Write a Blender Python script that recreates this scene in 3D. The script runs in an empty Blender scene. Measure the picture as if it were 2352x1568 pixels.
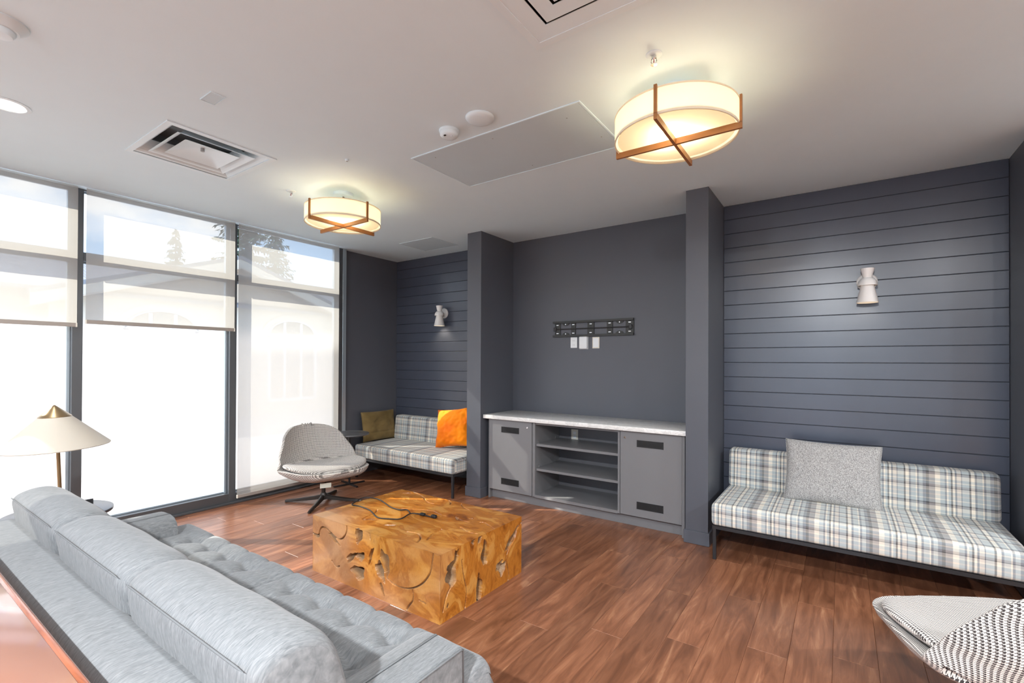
import bpy, bmesh, math, random
from mathutils import Vector, Matrix, noise as mnoise

random.seed(7)
sc = bpy.context.scene
COL = sc.collection
PI = math.pi

# ------------------------------------------------------------------ camera
YAW, PITCH, ROLL = 0.6063, 0.0062, 0.0041
F_PX, PP_Y = 1091.83, 824.13
cam_data = bpy.data.cameras.new('camera')
cam = bpy.data.objects.new('camera', cam_data)
COL.objects.link(cam)
cam_data.sensor_fit = 'HORIZONTAL'
cam_data.sensor_width = 36.0
cam_data.lens = F_PX / 2352.0 * 36.0
cam_data.shift_y = (PP_Y - 784.0) / 2352.0
cam_data.clip_start = 0.02
cam_data.clip_end = 300
_f = Vector((-math.sin(YAW) * math.cos(PITCH), math.cos(YAW) * math.cos(PITCH), math.sin(PITCH)))
_r = Vector((math.cos(YAW), math.sin(YAW), 0))
_u = _r.cross(_f)
_R = _r * math.cos(ROLL) + _u * math.sin(ROLL)
_U = -_r * math.sin(ROLL) + _u * math.cos(ROLL)
cam.matrix_world = Matrix(((_R.x, _U.x, -_f.x, 0), (_R.y, _U.y, -_f.y, 0), (_R.z, _U.z, -_f.z, 1.45), (0, 0, 0, 1)))
sc.camera = cam

# ------------------------------------------------------------------ colour management / integrator
sc.view_settings.view_transform = 'Standard'
sc.view_settings.look = 'None'
sc.view_settings.gamma = 1.0
sc.view_settings.use_curve_mapping = False
sc.view_settings.exposure = 0.86
sc.cycles.use_denoising = True
sc.cycles.max_bounces = 10
sc.cycles.diffuse_bounces = 6
sc.cycles.glossy_bounces = 4
sc.cycles.transmission_bounces = 6
sc.cycles.transparent_max_bounces = 12
sc.cycles.sample_clamp_indirect = 6.0
sc.cycles.caustics_reflective = False
sc.cycles.caustics_refractive = False

SKY_STRENGTH = 1.9
SUN_STRENGTH = 8.0

# ------------------------------------------------------------------ world: blue sky with soft clouds
world = bpy.data.worlds.new('sky')
sc.world = world
world.use_nodes = True
wn, wl = world.node_tree.nodes, world.node_tree.links
wn.clear()
w_out = wn.new('ShaderNodeOutputWorld')
w_bg = wn.new('ShaderNodeBackground')
w_bg.inputs['Strength'].default_value = SKY_STRENGTH
w_tc = wn.new('ShaderNodeTexCoord')
w_sep = wn.new('ShaderNodeSeparateXYZ')
wl.new(w_tc.outputs['Generated'], w_sep.inputs[0])
w_ramp = wn.new('ShaderNodeValToRGB')
w_ramp.color_ramp.elements[0].position = 0.0
w_ramp.color_ramp.elements[0].color = (0.55, 0.74, 0.93, 1)
w_ramp.color_ramp.elements[1].position = 0.6
w_ramp.color_ramp.elements[1].color = (0.17, 0.38, 0.80, 1)
wl.new(w_sep.outputs['Z'], w_ramp.inputs[0])
w_map = wn.new('ShaderNodeMapping')
w_map.inputs['Scale'].default_value = (2.6, 2.6, 6.0)
wl.new(w_tc.outputs['Generated'], w_map.inputs[0])
w_noise = wn.new('ShaderNodeTexNoise')
w_noise.inputs['Scale'].default_value = 1.7
w_noise.inputs['Detail'].default_value = 6
w_noise.inputs['Roughness'].default_value = 0.55
wl.new(w_map.outputs[0], w_noise.inputs['Vector'])
w_cr = wn.new('ShaderNodeValToRGB')
w_cr.color_ramp.elements[0].position = 0.49
w_cr.color_ramp.elements[1].position = 0.66
wl.new(w_noise.outputs['Fac'], w_cr.inputs[0])
w_mix = wn.new('ShaderNodeMix')
w_mix.data_type = 'RGBA'
wl.new(w_cr.outputs[0], w_mix.inputs['Factor'])
wl.new(w_ramp.outputs[0], w_mix.inputs['A'])
w_mix.inputs['B'].default_value = (1.0, 1.0, 1.0, 1)
wl.new(w_mix.outputs['Result'], w_bg.inputs['Color'])
wl.new(w_bg.outputs[0], w_out.inputs[0])

# ------------------------------------------------------------------ sun (shines in over the house opposite, through the window wall)
sun_d = bpy.data.lights.new('sun', 'SUN')
sun_d.energy = SUN_STRENGTH
sun_d.angle = 0.009
sun_d.color = (1.0, 0.93, 0.82)
sun = bpy.data.objects.new('sun', sun_d)
COL.objects.link(sun)
_sd = Vector((0.18, 0.115, -0.16)).normalized()
sun.rotation_euler = _sd.to_track_quat('-Z', 'Y').to_euler()


# ================================================================== helpers
def srgb(r, g, b):
    def f(c):
        c = c / 255.0
        return c / 12.92 if c <= 0.04045 else ((c + 0.055) / 1.055) ** 2.4
    return (f(r), f(g), f(b), 1.0)


ORG = {}


def tag(o, label=None, cat=None, group=None, kind=None):
    if label: o['label'] = label
    if cat: o['category'] = cat
    if group: o['group'] = group
    if kind: o['kind'] = kind
    return o


def thing(name, label, cat, loc=(0, 0, 0), rotz=0.0, group=None, kind=None):
    o = bpy.data.objects.new(name, None)
    o.empty_display_size = 0.1
    COL.objects.link(o)
    o.location = loc
    o.rotation_euler = (0, 0, rotz)
    ORG[o.name] = Vector(loc) if rotz == 0 else Vector((0, 0, 0))
    tag(o, label, cat, group, kind)
    return o


class MB:
    def __init__(self):
        self.v, self.f, self.uv = [], [], {}

    def add(self, verts, faces, uvs=None):
        b = len(self.v)
        self.v.extend(Vector(p) for p in verts)
        for f in faces:
            self.f.append([i + b for i in f])
        if uvs:
            for i, u in enumerate(uvs):
                self.uv[b + i] = u
        return self

    def box(self, x0, x1, y0, y1, z0, z1):
        vs = [(x, y, z) for z in (z0, z1) for y in (y0, y1) for x in (x0, x1)]
        return self.add(vs, [(0, 2, 3, 1), (4, 5, 7, 6), (0, 1, 5, 4), (2, 6, 7, 3), (0, 4, 6, 2), (1, 3, 7, 5)])

    def rbox(self, x0, x1, y0, y1, z0, z1, r=0.005, seg=2):
        bm = bmesh.new()
        bmesh.ops.create_cube(bm, size=1.0)
        for v in bm.verts:
            v.co = Vector(((x0 + x1) / 2 + v.co.x * (x1 - x0), (y0 + y1) / 2 + v.co.y * (y1 - y0), (z0 + z1) / 2 + v.co.z * (z1 - z0)))
        bmesh.ops.bevel(bm, geom=bm.edges[:], offset=r, segments=seg, profile=0.5, affect='EDGES')
        bm.verts.index_update()
        self.add([v.co.copy() for v in bm.verts], [[v.index for v in f.verts] for f in bm.faces])
        bm.free()
        return self

    def quad(self, a, b, c, d):
        return self.add([a, b, c, d], [(0, 1, 2, 3)])

    def lathe(self, prof, center=(0, 0, 0), n=48, cap=True, M=None):
        c = Vector(center)
        vs, fs = [], []
        for (r, z) in prof:
            for k in range(n):
                a = 2 * PI * k / n
                p = Vector((r * math.cos(a), r * math.sin(a), z))
                vs.append((M @ p if M else p) + c)
        for i in range(len(prof) - 1):
            for k in range(n):
                k2 = (k + 1) % n
                fs.append((i * n + k, i * n + k2, (i + 1) * n + k2, (i + 1) * n + k))
        if cap:
            fs.append(tuple(reversed(range(n))))
            fs.append(tuple(range((len(prof) - 1) * n, len(prof) * n)))
        return self.add(vs, fs)

    def cyl(self, p0, p1, r0, r1=None, n=24, cap=True):
        r1 = r0 if r1 is None else r1
        p0, p1 = Vector(p0), Vector(p1)
        q = (p1 - p0).to_track_quat('Z', 'Y').to_matrix()
        L = (p1 - p0).length
        return self.lathe([(r0, 0), (r1, L)], p0, n, cap, q)

    def tube(self, pts, r, n=8):
        pts = [Vector(p) for p in pts]
        vs, fs = [], []
        up = Vector((0, 0, 1))
        for i, p in enumerate(pts):
            t = (pts[min(i + 1, len(pts) - 1)] - pts[max(i - 1, 0)]).normalized()
            s = t.cross(up)
            if s.length < 1e-4: s = Vector((1, 0, 0))
            s.normalize()
            w = s.cross(t)
            rr = r[i] if isinstance(r, (list, tuple)) else r
            for k in range(n):
                a = 2 * PI * k / n
                vs.append(p + (s * math.cos(a) + w * math.sin(a)) * rr)
        for i in range(len(pts) - 1):
            for k in range(n):
                k2 = (k + 1) % n
                fs.append((i * n + k, i * n + k2, (i + 1) * n + k2, (i + 1) * n + k))
        fs.append(tuple(reversed(range(n))))
        fs.append(tuple(range((len(pts) - 1) * n, len(pts) * n)))
        return self.add(vs, fs)

    def prism(self, pts2, fn0, fn1):
        """closed polygon pts2 lifted by two maps -> solid"""
        n = len(pts2)
        vs = [fn0(*p) for p in pts2] + [fn1(*p) for p in pts2]
        fs = [tuple(reversed(range(n))), tuple(range(n, 2 * n))]
        for i in range(n):
            j = (i + 1) % n
            fs.append((i, j, n + j, n + i))
        return self.add(vs, fs)

    def grid(self, fn, nu, nv, uvfn=None, closed_u=False):
        vs, uvs, fs = [], [], []
        for j in range(nv + 1):
            for i in range(nu + 1):
                vs.append(fn(i / nu, j / nv))
                if uvfn: uvs.append(uvfn(i / nu, j / nv))
        W = nu + 1
        for j in range(nv):
            for i in range(nu):
                fs.append((j * W + i, j * W + i + 1, (j + 1) * W + i + 1, (j + 1) * W + i))
        return self.add(vs, fs, uvs if uvfn else None)

    def xf(self, M):
        self.v = [M @ p for p in self.v]
        return self

    def build(self, name, mat, parent=None, smooth=False, angle=None, weld=False, normals=True):
        o_ = ORG.get(parent.name, Vector((0, 0, 0))) if parent else Vector((0, 0, 0))
        me = bpy.data.meshes.new(name)
        me.from_pydata([tuple(p - o_) for p in self.v], [], self.f)
        if self.uv:
            lay = me.uv_layers.new(name='UVMap')
            for lp in me.loops:
                lay.data[lp.index].uv = self.uv.get(lp.vertex_index, (0, 0))
        if normals or weld:
            bm = bmesh.new()
            bm.from_mesh(me)
            if weld: bmesh.ops.remove_doubles(bm, verts=bm.verts[:], dist=1e-5)
            if normals: bmesh.ops.recalc_face_normals(bm, faces=bm.faces[:])
            bm.to_mesh(me)
            bm.free()
        if smooth:
            me.polygons.foreach_set('use_smooth', [True] * len(me.polygons))
            if angle is not None: me.set_sharp_from_angle(angle=math.radians(angle))
        me.materials.append(mat)
        o = bpy.data.objects.new(name, me)
        COL.objects.link(o)
        if parent: o.parent = parent
        ORG[o.name] = o_
        return o


def struct(name, mb, mat, parent=None, label=None, smooth=False, angle=None):
    o = mb.build(name, mat, parent, smooth, angle)
    if not parent:
        o['kind'] = 'structure'
        if label: o['label'] = label
    return o


# ------------------------------------------------------------------ node helper
class NT:
    def __init__(self, name):
        self.mat = bpy.data.materials.new(name)
        self.mat.use_nodes = True
        self.t = self.mat.node_tree
        self.t.nodes.clear()
        self.out = self.t.nodes.new('ShaderNodeOutputMaterial')

    def n(self, kind, ins=None, **props):
        nd = self.t.nodes.new('ShaderNode' + kind)
        for k, v in props.items(): setattr(nd, k, v)
        for k, v in (ins or {}).items():
            s = nd.inputs[k]
            if isinstance(v, bpy.types.NodeSocket): self.t.links.new(v, s)
            else: s.default_value = v
        return nd

    def math(self, op, a, b=None, c=None):
        nd = self.n('Math', operation=op)
        for i, v in enumerate((a, b, c)):
            if v is None: continue
            if isinstance(v, bpy.types.NodeSocket): self.t.links.new(v, nd.inputs[i])
            else: nd.inputs[i].default_value = v
        return nd.outputs[0]

    def mixc(self, fac, a, b, blend='MIX'):
        nd = self.n('Mix', data_type='RGBA', blend_type=blend)
        for k, v in (('Factor', fac), ('A', a), ('B', b)):
            s = [x for x in nd.inputs if x.name == k and (x.type == 'VALUE' if k == 'Factor' else x.type == 'RGBA')][0]
            if isinstance(v, bpy.types.NodeSocket): self.t.links.new(v, s)
            else: s.default_value = v
        return [x for x in nd.outputs if x.type == 'RGBA'][0]

    def ramp(self, fac, stops, interp='LINEAR'):
        nd = self.n('ValToRGB')
        cr = nd.color_ramp
        cr.interpolation = interp
        while len(cr.elements) < len(stops): cr.elements.new(0.5)
        for e, (p, c) in zip(cr.elements, stops):
            e.position = p
            e.color = c
        self.t.links.new(fac, nd.inputs[0])
        return nd.outputs[0]

    def coord(self, out='Object', scale=(1, 1, 1), rot=(0, 0, 0), loc=(0, 0, 0)):
        tc = self.n('TexCoord')
        mp = self.n('Mapping', {'Vector': tc.outputs[out], 'Scale': scale, 'Rotation': rot, 'Location': loc})
        return mp.outputs[0]

    def noise(self, vec, scale=5, detail=3, rough=0.5, dist=0.0):
        return self.n('TexNoise', {'Vector': vec, 'Scale': scale, 'Detail': detail, 'Roughness': rough, 'Distortion': dist}).outputs['Fac']

    def bump(self, h, strength=0.2, dist=0.01):
        return self.n('Bump', {'Height': h, 'Strength': strength, 'Distance': dist}).outputs[0]

    def bsdf(self, color, rough=0.5, metal=0.0, normal=None, spec=0.5, sheen=0.0, coat=0.0, emis=None, estr=0.0):
        ins = {'Base Color': color, 'Roughness': rough, 'Metallic': metal, 'Specular IOR Level': spec}
        if normal is not None: ins['Normal'] = normal
        if sheen: ins['Sheen Weight'] = sheen
        if coat: ins['Coat Weight'] = coat; ins['Coat Roughness'] = 0.12
        if emis: ins['Emission Color'] = emis; ins['Emission Strength'] = estr
        b = self.n('BsdfPrincipled', ins)
        return b.outputs[0]

    def done(self, sh):
        self.t.links.new(sh, self.out.inputs[0])
        return self.mat


def plain(name, col, rough=0.5, metal=0.0, spec=0.5, bump=0.0, bscale=300, var=0.06, coat=0.0):
    m = NT(name)
    v = m.coord()
    nz = m.noise(v, 6, 3)
    lo = tuple(c * (1 - var) for c in col[:3]) + (1,)
    hi = tuple(min(1, c * (1 + var)) for c in col[:3]) + (1,)
    c = m.mixc(nz, lo, hi)
    nm = m.bump(m.noise(v, bscale, 2), bump, 0.002) if bump else None
    return m.done(m.bsdf(c, rough, metal, nm, spec, coat=coat))


MAT = {}
MAT['ceiling'] = plain('ceiling_paint', (0.68, 0.83, 0.91, 1), 0.8, bump=0.05, var=0.015)
MAT['wall'] = plain('slate_wall_paint', (0.086, 0.093, 0.112, 1), 0.42, bump=0.06, bscale=500, var=0.03)
MAT['board'] = plain('slate_board_paint', (0.060, 0.070, 0.098, 1), 0.27, spec=0.7, bump=0.05, bscale=400, var=0.05)
MAT['outwall'] = plain('pale_wall_paint', (0.72, 0.71, 0.68, 1), 0.7, var=0.02)
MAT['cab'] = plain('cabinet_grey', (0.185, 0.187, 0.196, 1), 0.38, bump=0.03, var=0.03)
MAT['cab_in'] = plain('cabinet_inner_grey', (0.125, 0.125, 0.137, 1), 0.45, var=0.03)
MAT['black'] = plain('black_steel', (0.018, 0.018, 0.020, 1), 0.38, spec=0.5)
MAT['blackm'] = plain('black_bracket_steel', (0.030, 0.031, 0.030, 1), 0.40, metal=0.3)
MAT['grille'] = plain('black_grille', (0.012, 0.012, 0.013, 1), 0.6)
MAT['white'] = plain('white_plastic', (0.76, 0.80, 0.82, 1), 0.4, var=0.02)
MAT['sconce'] = plain('sconce_white_enamel', (0.80, 0.79, 0.77, 1), 0.45, var=0.02)
MAT['ivory'] = plain('ivory_plate', (0.70, 0.68, 0.60, 1), 0.4, var=0.02)
MAT['ventw'] = plain('white_painted_steel', (0.70, 0.83, 0.90, 1), 0.45, var=0.02)
MAT['duct'] = plain('grey_duct', (0.30, 0.33, 0.35, 1), 0.6)
MAT['ductd'] = plain('dark_gap_shade', (0.035, 0.030, 0.028, 1), 0.7)  # dark colour stands in for shade in the flat diffuser's gaps
MAT['panelc'] = plain('access_panel_paint', (0.54, 0.665, 0.735, 1), 0.6, var=0.02)
MAT['chrome'] = plain('chrome', (0.75, 0.75, 0.75, 1), 0.18, metal=1.0, var=0.02)
MAT['frame'] = plain('anodised_frame', (0.115, 0.125, 0.135, 1), 0.40, metal=0.55, var=0.03)
MAT['bead'] = plain('clear_anodised_bead', (0.42, 0.50, 0.56, 1), 0.35, metal=0.6, var=0.03)
MAT['blindbar'] = plain('blind_bar', (0.34, 0.31, 0.28, 1), 0.5, var=0.04)
MAT['slatetop'] = plain('dark_slate_laminate', (0.045, 0.055, 0.068, 1), 0.30, var=0.03)
MAT['graytop'] = plain('dark_grey_laminate', (0.085, 0.088, 0.094, 1), 0.35, var=0.03)
MAT['legb'] = plain('bronze_base', (0.045, 0.040, 0.036, 1), 0.38, metal=0.5)
MAT['brass'] = plain('aged_brass', (0.34, 0.24, 0.13, 1), 0.32, metal=0.9)
MAT['shade_cream'] = plain('cream_paper_shade', (0.50, 0.455, 0.385, 1), 0.7, var=0.02)
MAT['tagm'] = plain('pale_tag_card', (0.66, 0.70, 0.62, 1), 0.6)
MAT['lampwood'] = plain('oiled_walnut_strip', (0.30, 0.125, 0.035, 1), 0.4, var=0.18)
MAT['stucco'] = plain('beige_stucco', (0.62, 0.50, 0.38, 1), 0.9, bump=0.1, bscale=40)
MAT['stucco2'] = plain('pale_stucco', (0.66, 0.58, 0.47, 1), 0.9, bump=0.1, bscale=40)
MAT['trimw'] = plain('white_house_trim', (0.85, 0.85, 0.85, 1), 0.6)
MAT['housepane'] = plain('house_window_glass', (0.10, 0.11, 0.12, 1), 0.1)
MAT['pave'] = plain('concrete_paving', (0.58, 0.55, 0.52, 1), 0.9, bump=0.1, bscale=30, var=0.12)


def quartz():
    m = NT('quartz_top')
    v = m.coord('Object', (2.5, 5, 5))
    n1 = m.noise(v, 2.2, 8, 0.6, 1.4)
    c = m.ramp(n1, [(0.30, srgb(216, 216, 214)), (0.47, srgb(232, 232, 230)), (0.515, srgb(212, 212, 210)), (0.57, srgb(234, 234, 232))])
    return m.done(m.bsdf(c, 0.22))


MAT['quartz'] = quartz()


def shingle():
    m = NT('grey_shingles')
    v = m.coord('Object', (1, 1, 1))
    br = m.n('TexBrick', {'Vector': v, 'Color1': (0.20, 0.20, 0.21, 1), 'Color2': (0.27, 0.27, 0.28, 1), 'Mortar': (0.13, 0.13, 0.14, 1), 'Scale': 3.0, 'Mortar Size': 0.02})
    return m.done(m.bsdf(br.outputs['Color'], 0.9))


MAT['shingle'] = shingle()


def plank_mat():
    m = NT('walnut_plank')
    oi = m.n('ObjectInfo')
    rnd = oi.outputs['Random']
    off = m.math('MULTIPLY', rnd, 37.0)
    comb = m.n('CombineXYZ', {'X': off, 'Y': off, 'Z': off}).outputs[0]
    tc = m.n('TexCoord')
    add = m.n('VectorMath', {0: tc.outputs['Object'], 1: comb}, operation='ADD').outputs[0]
    mp = m.n('Mapping', {'Vector': add, 'Scale': (9.0, 1.1, 1.0)}).outputs[0]
    g1 = m.noise(mp, 2.0, 6, 0.62, 1.1)
    mp2 = m.n('Mapping', {'Vector': add, 'Scale': (60.0, 2.2, 1.0)}).outputs[0]
    g2 = m.noise(mp2, 3.0, 4, 0.6, 0.4)
    c = m.ramp(g1, [(0.24, srgb(88, 54, 36)), (0.42, srgb(122, 78, 54)), (0.58, srgb(150, 100, 72)), (0.75, srgb(188, 140, 104))])
    c = m.mixc(m.math('MULTIPLY', g2, 0.55), c, srgb(104, 68, 50))
    hs = m.n('HueSaturation', {'Saturation': 1.0, 'Value': m.math('ADD', m.math('MULTIPLY', rnd, 0.34), 0.88), 'Color': c, 'Hue': 0.5}).outputs[0]
    return m.done(m.bsdf(hs, 0.29, 0, None, 0.6))


MAT['plank'] = plank_mat()
MAT['subfloor'] = plain('dark_plank_joint', (0.09, 0.055, 0.04, 1), 0.8)


def teak():
    m = NT('teak_root')
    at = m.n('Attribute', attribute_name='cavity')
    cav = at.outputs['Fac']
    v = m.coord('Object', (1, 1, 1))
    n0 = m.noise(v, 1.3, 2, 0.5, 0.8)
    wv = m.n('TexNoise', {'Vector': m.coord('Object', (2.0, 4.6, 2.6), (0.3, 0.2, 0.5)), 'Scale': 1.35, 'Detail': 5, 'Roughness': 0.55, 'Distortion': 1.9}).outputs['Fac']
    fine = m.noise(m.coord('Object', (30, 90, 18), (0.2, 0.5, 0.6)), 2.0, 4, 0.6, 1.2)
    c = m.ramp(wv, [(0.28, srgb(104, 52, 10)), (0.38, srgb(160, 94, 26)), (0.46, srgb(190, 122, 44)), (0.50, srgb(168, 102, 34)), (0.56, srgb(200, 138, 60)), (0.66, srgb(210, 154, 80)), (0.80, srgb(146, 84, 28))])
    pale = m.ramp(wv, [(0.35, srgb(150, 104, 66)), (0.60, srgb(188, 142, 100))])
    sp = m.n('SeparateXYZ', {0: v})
    bias = m.math('ADD', m.math('MULTIPLY', sp.outputs['Y'], -0.42), m.math('MULTIPLY', sp.outputs['X'], -0.22))  # paler towards the front left, partly window light put into the wood colour
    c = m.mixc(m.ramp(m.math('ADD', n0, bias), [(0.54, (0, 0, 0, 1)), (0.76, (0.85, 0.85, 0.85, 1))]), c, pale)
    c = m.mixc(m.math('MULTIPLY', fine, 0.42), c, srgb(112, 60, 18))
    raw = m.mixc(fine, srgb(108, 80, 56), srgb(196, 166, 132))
    core_shade = m.mixc(fine, srgb(34, 24, 17), srgb(78, 54, 36))  # painted shade: dark brown for the deep cores of the hollows
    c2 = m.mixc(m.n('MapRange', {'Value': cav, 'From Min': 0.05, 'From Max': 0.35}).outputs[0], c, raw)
    c2 = m.mixc(m.n('MapRange', {'Value': cav, 'From Min': 0.66, 'From Max': 0.90}).outputs[0], c2, core_shade)
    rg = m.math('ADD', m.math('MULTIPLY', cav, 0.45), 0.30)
    return m.done(m.bsdf(c2, rg, 0, m.bump(fine, 0.12, 0.003), 0.5))


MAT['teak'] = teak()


def console_wood():
    m = NT('varnished_red_wood')
    v = m.coord('Object', (3, 40, 10))
    g = m.noise(v, 1.5, 5, 0.6, 0.6)
    c = m.ramp(g, [(0.3, srgb(128, 66, 36)), (0.6, srgb(170, 96, 58))])
    return m.done(m.bsdf(c, 0.22, coat=0.6))


MAT['console'] = console_wood()
MAT['consoletop'] = plain('lacquered_rose_top', srgb(150, 108, 92), 0.10, coat=1.0, var=0.04)


def sofa_fabric():
    m = NT('grey_melange_fabric')
    v = m.coord('Object', (210, 30, 30))
    st = m.noise(v, 1.0, 3, 0.6, 0.9)
    st2 = m.noise(m.coord('Object', (420, 40, 40)), 1.0, 2, 0.6)
    big = m.noise(m.coord('Object', (3, 3, 3)), 1.0, 2)
    s = m.math('ADD', m.math('MULTIPLY', st, 0.65), m.math('MULTIPLY', st2, 0.35))
    c = m.ramp(s, [(0.30, srgb(90, 93, 95)), (0.50, srgb(116, 119, 121)), (0.70, srgb(138, 140, 141))])
    c = m.mixc(m.math('MULTIPLY', big, 0.14), c, srgb(130, 135, 140))
    return m.done(m.bsdf(c, 0.95, 0, m.bump(s, 0.12, 0.002), 0.15, sheen=0.15))


MAT['sofa'] = sofa_fabric()
MAT['piping'] = plain('grey_piping', srgb(104, 107, 109), 0.9, var=0.08)


def plaid():
    m = NT('plaid_wool')
    uv = m.n('UVMap').outputs[0]
    sep = m.n('SeparateXYZ', {0: uv})
    W = srgb(242, 234, 218); P = srgb(184, 194, 196); S = srgb(104, 114, 128); N = srgb(14, 18, 30); G = srgb(146, 140, 140); K = srgb(20, 19, 20); C = srgb(216, 208, 198)
    fu = m.math('FRACT', m.math('DIVIDE', sep.outputs['X'], 0.34))
    fv = m.math('FRACT', m.math('DIVIDE', sep.outputs['Y'], 0.21))
    cu = m.ramp(fu, [(0.0, P), (0.07, N), (0.095, W), (0.15, S), (0.18, P), (0.26, W), (0.28, S), (0.31, P), (0.37, S), (0.42, N), (0.465, G), (0.56, W), (0.64, P), (0.71, S), (0.735, W), (0.765, P), (0.80, N), (0.825, W), (0.86, S), (0.89, C), (0.95, S), (0.965, P)], 'CONSTANT')
    cv = m.ramp(fv, [(0.0, P), (0.10, W), (0.135, P), (0.24, K), (0.275, G), (0.34, W), (0.46, P), (0.54, W), (0.575, P), (0.66, G), (0.72, K), (0.745, C), (0.82, W), (0.86, P), (0.95, C)], 'CONSTANT')
    c = m.mixc(0.46, cu, cv)
    mul = m.mixc(1.0, cu, cv, 'MULTIPLY')
    c = m.mixc(0.28, c, mul)
    tw = m.noise(m.n('Mapping', {'Vector': uv, 'Scale': (900, 900, 1)}).outputs[0], 1.0, 2)
    c = m.mixc(0.12, c, m.ramp(tw, [(0.3, (0.2, 0.2, 0.2, 1)), (0.7, (0.9, 0.9, 0.9, 1))]))
    return m.done(m.bsdf(c, 0.92, 0, m.bump(tw, 0.12, 0.002), 0.15, sheen=0.15))


MAT['plaid'] = plaid()


def hound():
    m = NT('houndstooth_wool')
    uv = m.n('UVMap').outputs[0]
    mp = m.n('Mapping', {'Vector': uv, 'Rotation': (0, 0, 0.06), 'Scale': (1 / 0.0115, 1 / 0.0100, 1)}).outputs[0]
    s = m.n('SeparateXYZ', {0: mp})
    u, v = s.outputs['X'], s.outputs['Y']
    a = m.math('LESS_THAN', m.math('FRACT', u), 0.5)
    b = m.math('LESS_THAN', m.math('FRACT', v), 0.5)
    sel = m.math('LESS_THAN', m.math('FRACT', m.math('MULTIPLY', m.math('ADD', u, v), 2.0)), 0.5)
    blk = m.math('ADD', m.math('MULTIPLY', sel, a), m.math('MULTIPLY', m.math('SUBTRACT', 1.0, sel), b))
    c = m.mixc(blk, srgb(226, 221, 214), srgb(66, 62, 62))
    return m.done(m.bsdf(c, 0.9, 0, None, 0.15, sheen=0.2))


MAT['hound'] = hound()


def speckle(name, lo, hi, scale, rough=0.95, bump=0.5):
    m = NT(name)
    v = m.coord('Object')
    n = m.noise(v, scale, 3, 0.7)
    c = m.ramp(n, [(0.36, lo), (0.62, hi)])
    return m.done(m.bsdf(c, rough, 0, m.bump(n, bump, 0.006), 0.15, sheen=0.2))


MAT['boucle'] = speckle('grey_boucle', srgb(116, 115, 114), srgb(186, 185, 183), 170)


def velvet(name, a, b):
    m = NT(name)
    v = m.coord('Object')
    n = m.noise(v, 5, 2, 0.4, 0.3)
    c = m.ramp(n, [(0.3, a), (0.7, b)])
    return m.done(m.bsdf(c, 0.75, 0, None, 0.15, sheen=0.12))


MAT['orange'] = velvet('orange_velvet', srgb(218, 100, 0), srgb(240, 138, 2))
MAT['olive'] = velvet('olive_linen', srgb(98, 82, 48), srgb(128, 108, 68))


def foliage_mat():
    m = NT('conifer_needles')
    n = m.noise(m.coord('Object'), 2.0, 3)
    c = m.ramp(n, [(0.3, (0.025, 0.05, 0.028, 1)), (0.7, (0.07, 0.115, 0.06, 1))])
    return m.done(m.bsdf(c, 0.8, spec=0.2))


MAT['needle'] = foliage_mat()
MAT['bark'] = plain('bark', (0.09, 0.06, 0.04, 1), 0.9)


def glass_mat(film):
    m = NT('frosted_film_glass' if film else 'clear_glass')
    tr = m.n('BsdfTransparent', {'Color': (0.95, 0.97, 0.97, 1)}).outputs[0]
    gl = m.n('BsdfGlossy', {'Color': (1, 1, 1, 1), 'Roughness': 0.02}).outputs[0]
    fr = m.n('Fresnel', {'IOR': 1.45}).outputs[0]
    clear = m.n('MixShader', {0: m.math('MULTIPLY', fr, 0.9), 1: tr, 2: gl}).outputs[0]
    if not film: return m.done(clear)
    tl = m.n('BsdfTranslucent', {'Color': (0.56, 0.555, 0.55, 1)}).outputs[0]
    df = m.n('BsdfDiffuse', {'Color': (0.80, 0.80, 0.80, 1)}).outputs[0]
    part = m.n('BsdfTransparent', {'Color': (1, 1, 1, 1)}).outputs[0]
    body = m.n('MixShader', {0: 0.20, 1: tl, 2: df}).outputs[0]
    film_sh = m.n('MixShader', {0: 0.30, 1: body, 2: part}).outputs[0]
    z = m.n('SeparateXYZ', {0: m.n('NewGeometry').outputs['Position']}).outputs['Z']
    fac = m.n('MapRange', {'Value': z, 'From Min': 1.86, 'From Max': 1.62, 'To Min': 0.0, 'To Max': 1.0}, interpolation_type='SMOOTHSTEP').outputs[0]
    return m.done(m.n('MixShader', {0: fac, 1: clear, 2: film_sh}).outputs[0])


MAT['glass'] = glass_mat(False)
MAT['film'] = glass_mat(True)


def blind_mat():
    m = NT('solar_shade_mesh')
    tr = m.n('BsdfTransparent', {'Color': (1, 1, 1, 1)}).outputs[0]
    tl = m.n('BsdfTranslucent', {'Color': (0.45, 0.435, 0.40, 1)}).outputs[0]
    df = m.n('BsdfDiffuse', {'Color': (0.50, 0.47, 0.42, 1)}).outputs[0]
    body = m.n('MixShader', {0: 0.5, 1: tl, 2: df}).outputs[0]
    return m.done(m.n('MixShader', {0: 0.21, 1: body, 2: tr}).outputs[0])


MAT['blind'] = blind_mat()


def shade_mat(name, col, trans):
    m = NT(name)
    tl = m.n('BsdfTranslucent', {'Color': col}).outputs[0]
    df = m.n('BsdfDiffuse', {'Color': (0.86, 0.80, 0.68, 1)}).outputs[0]
    return m.done(m.n('MixShader', {0: trans, 1: df, 2: tl}).outputs[0])


MAT['drum'] = shade_mat('linen_drum_shade', (0.86, 0.77, 0.62, 1), 0.5)
MAT['rimc'] = shade_mat('cream_rim_tape', (0.90, 0.84, 0.70, 1), 0.35)
MAT['diffuser'] = shade_mat('opal_diffuser', (0.92, 0.84, 0.66, 1), 0.6)


def emit(name, col, s):
    m = NT(name)
    return m.done(m.n('Emission', {'Color': col, 'Strength': s}).outputs[0])


MAT['led'] = emit('downlight_lens', (1.0, 0.93, 0.82, 1), 6.0)

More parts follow.
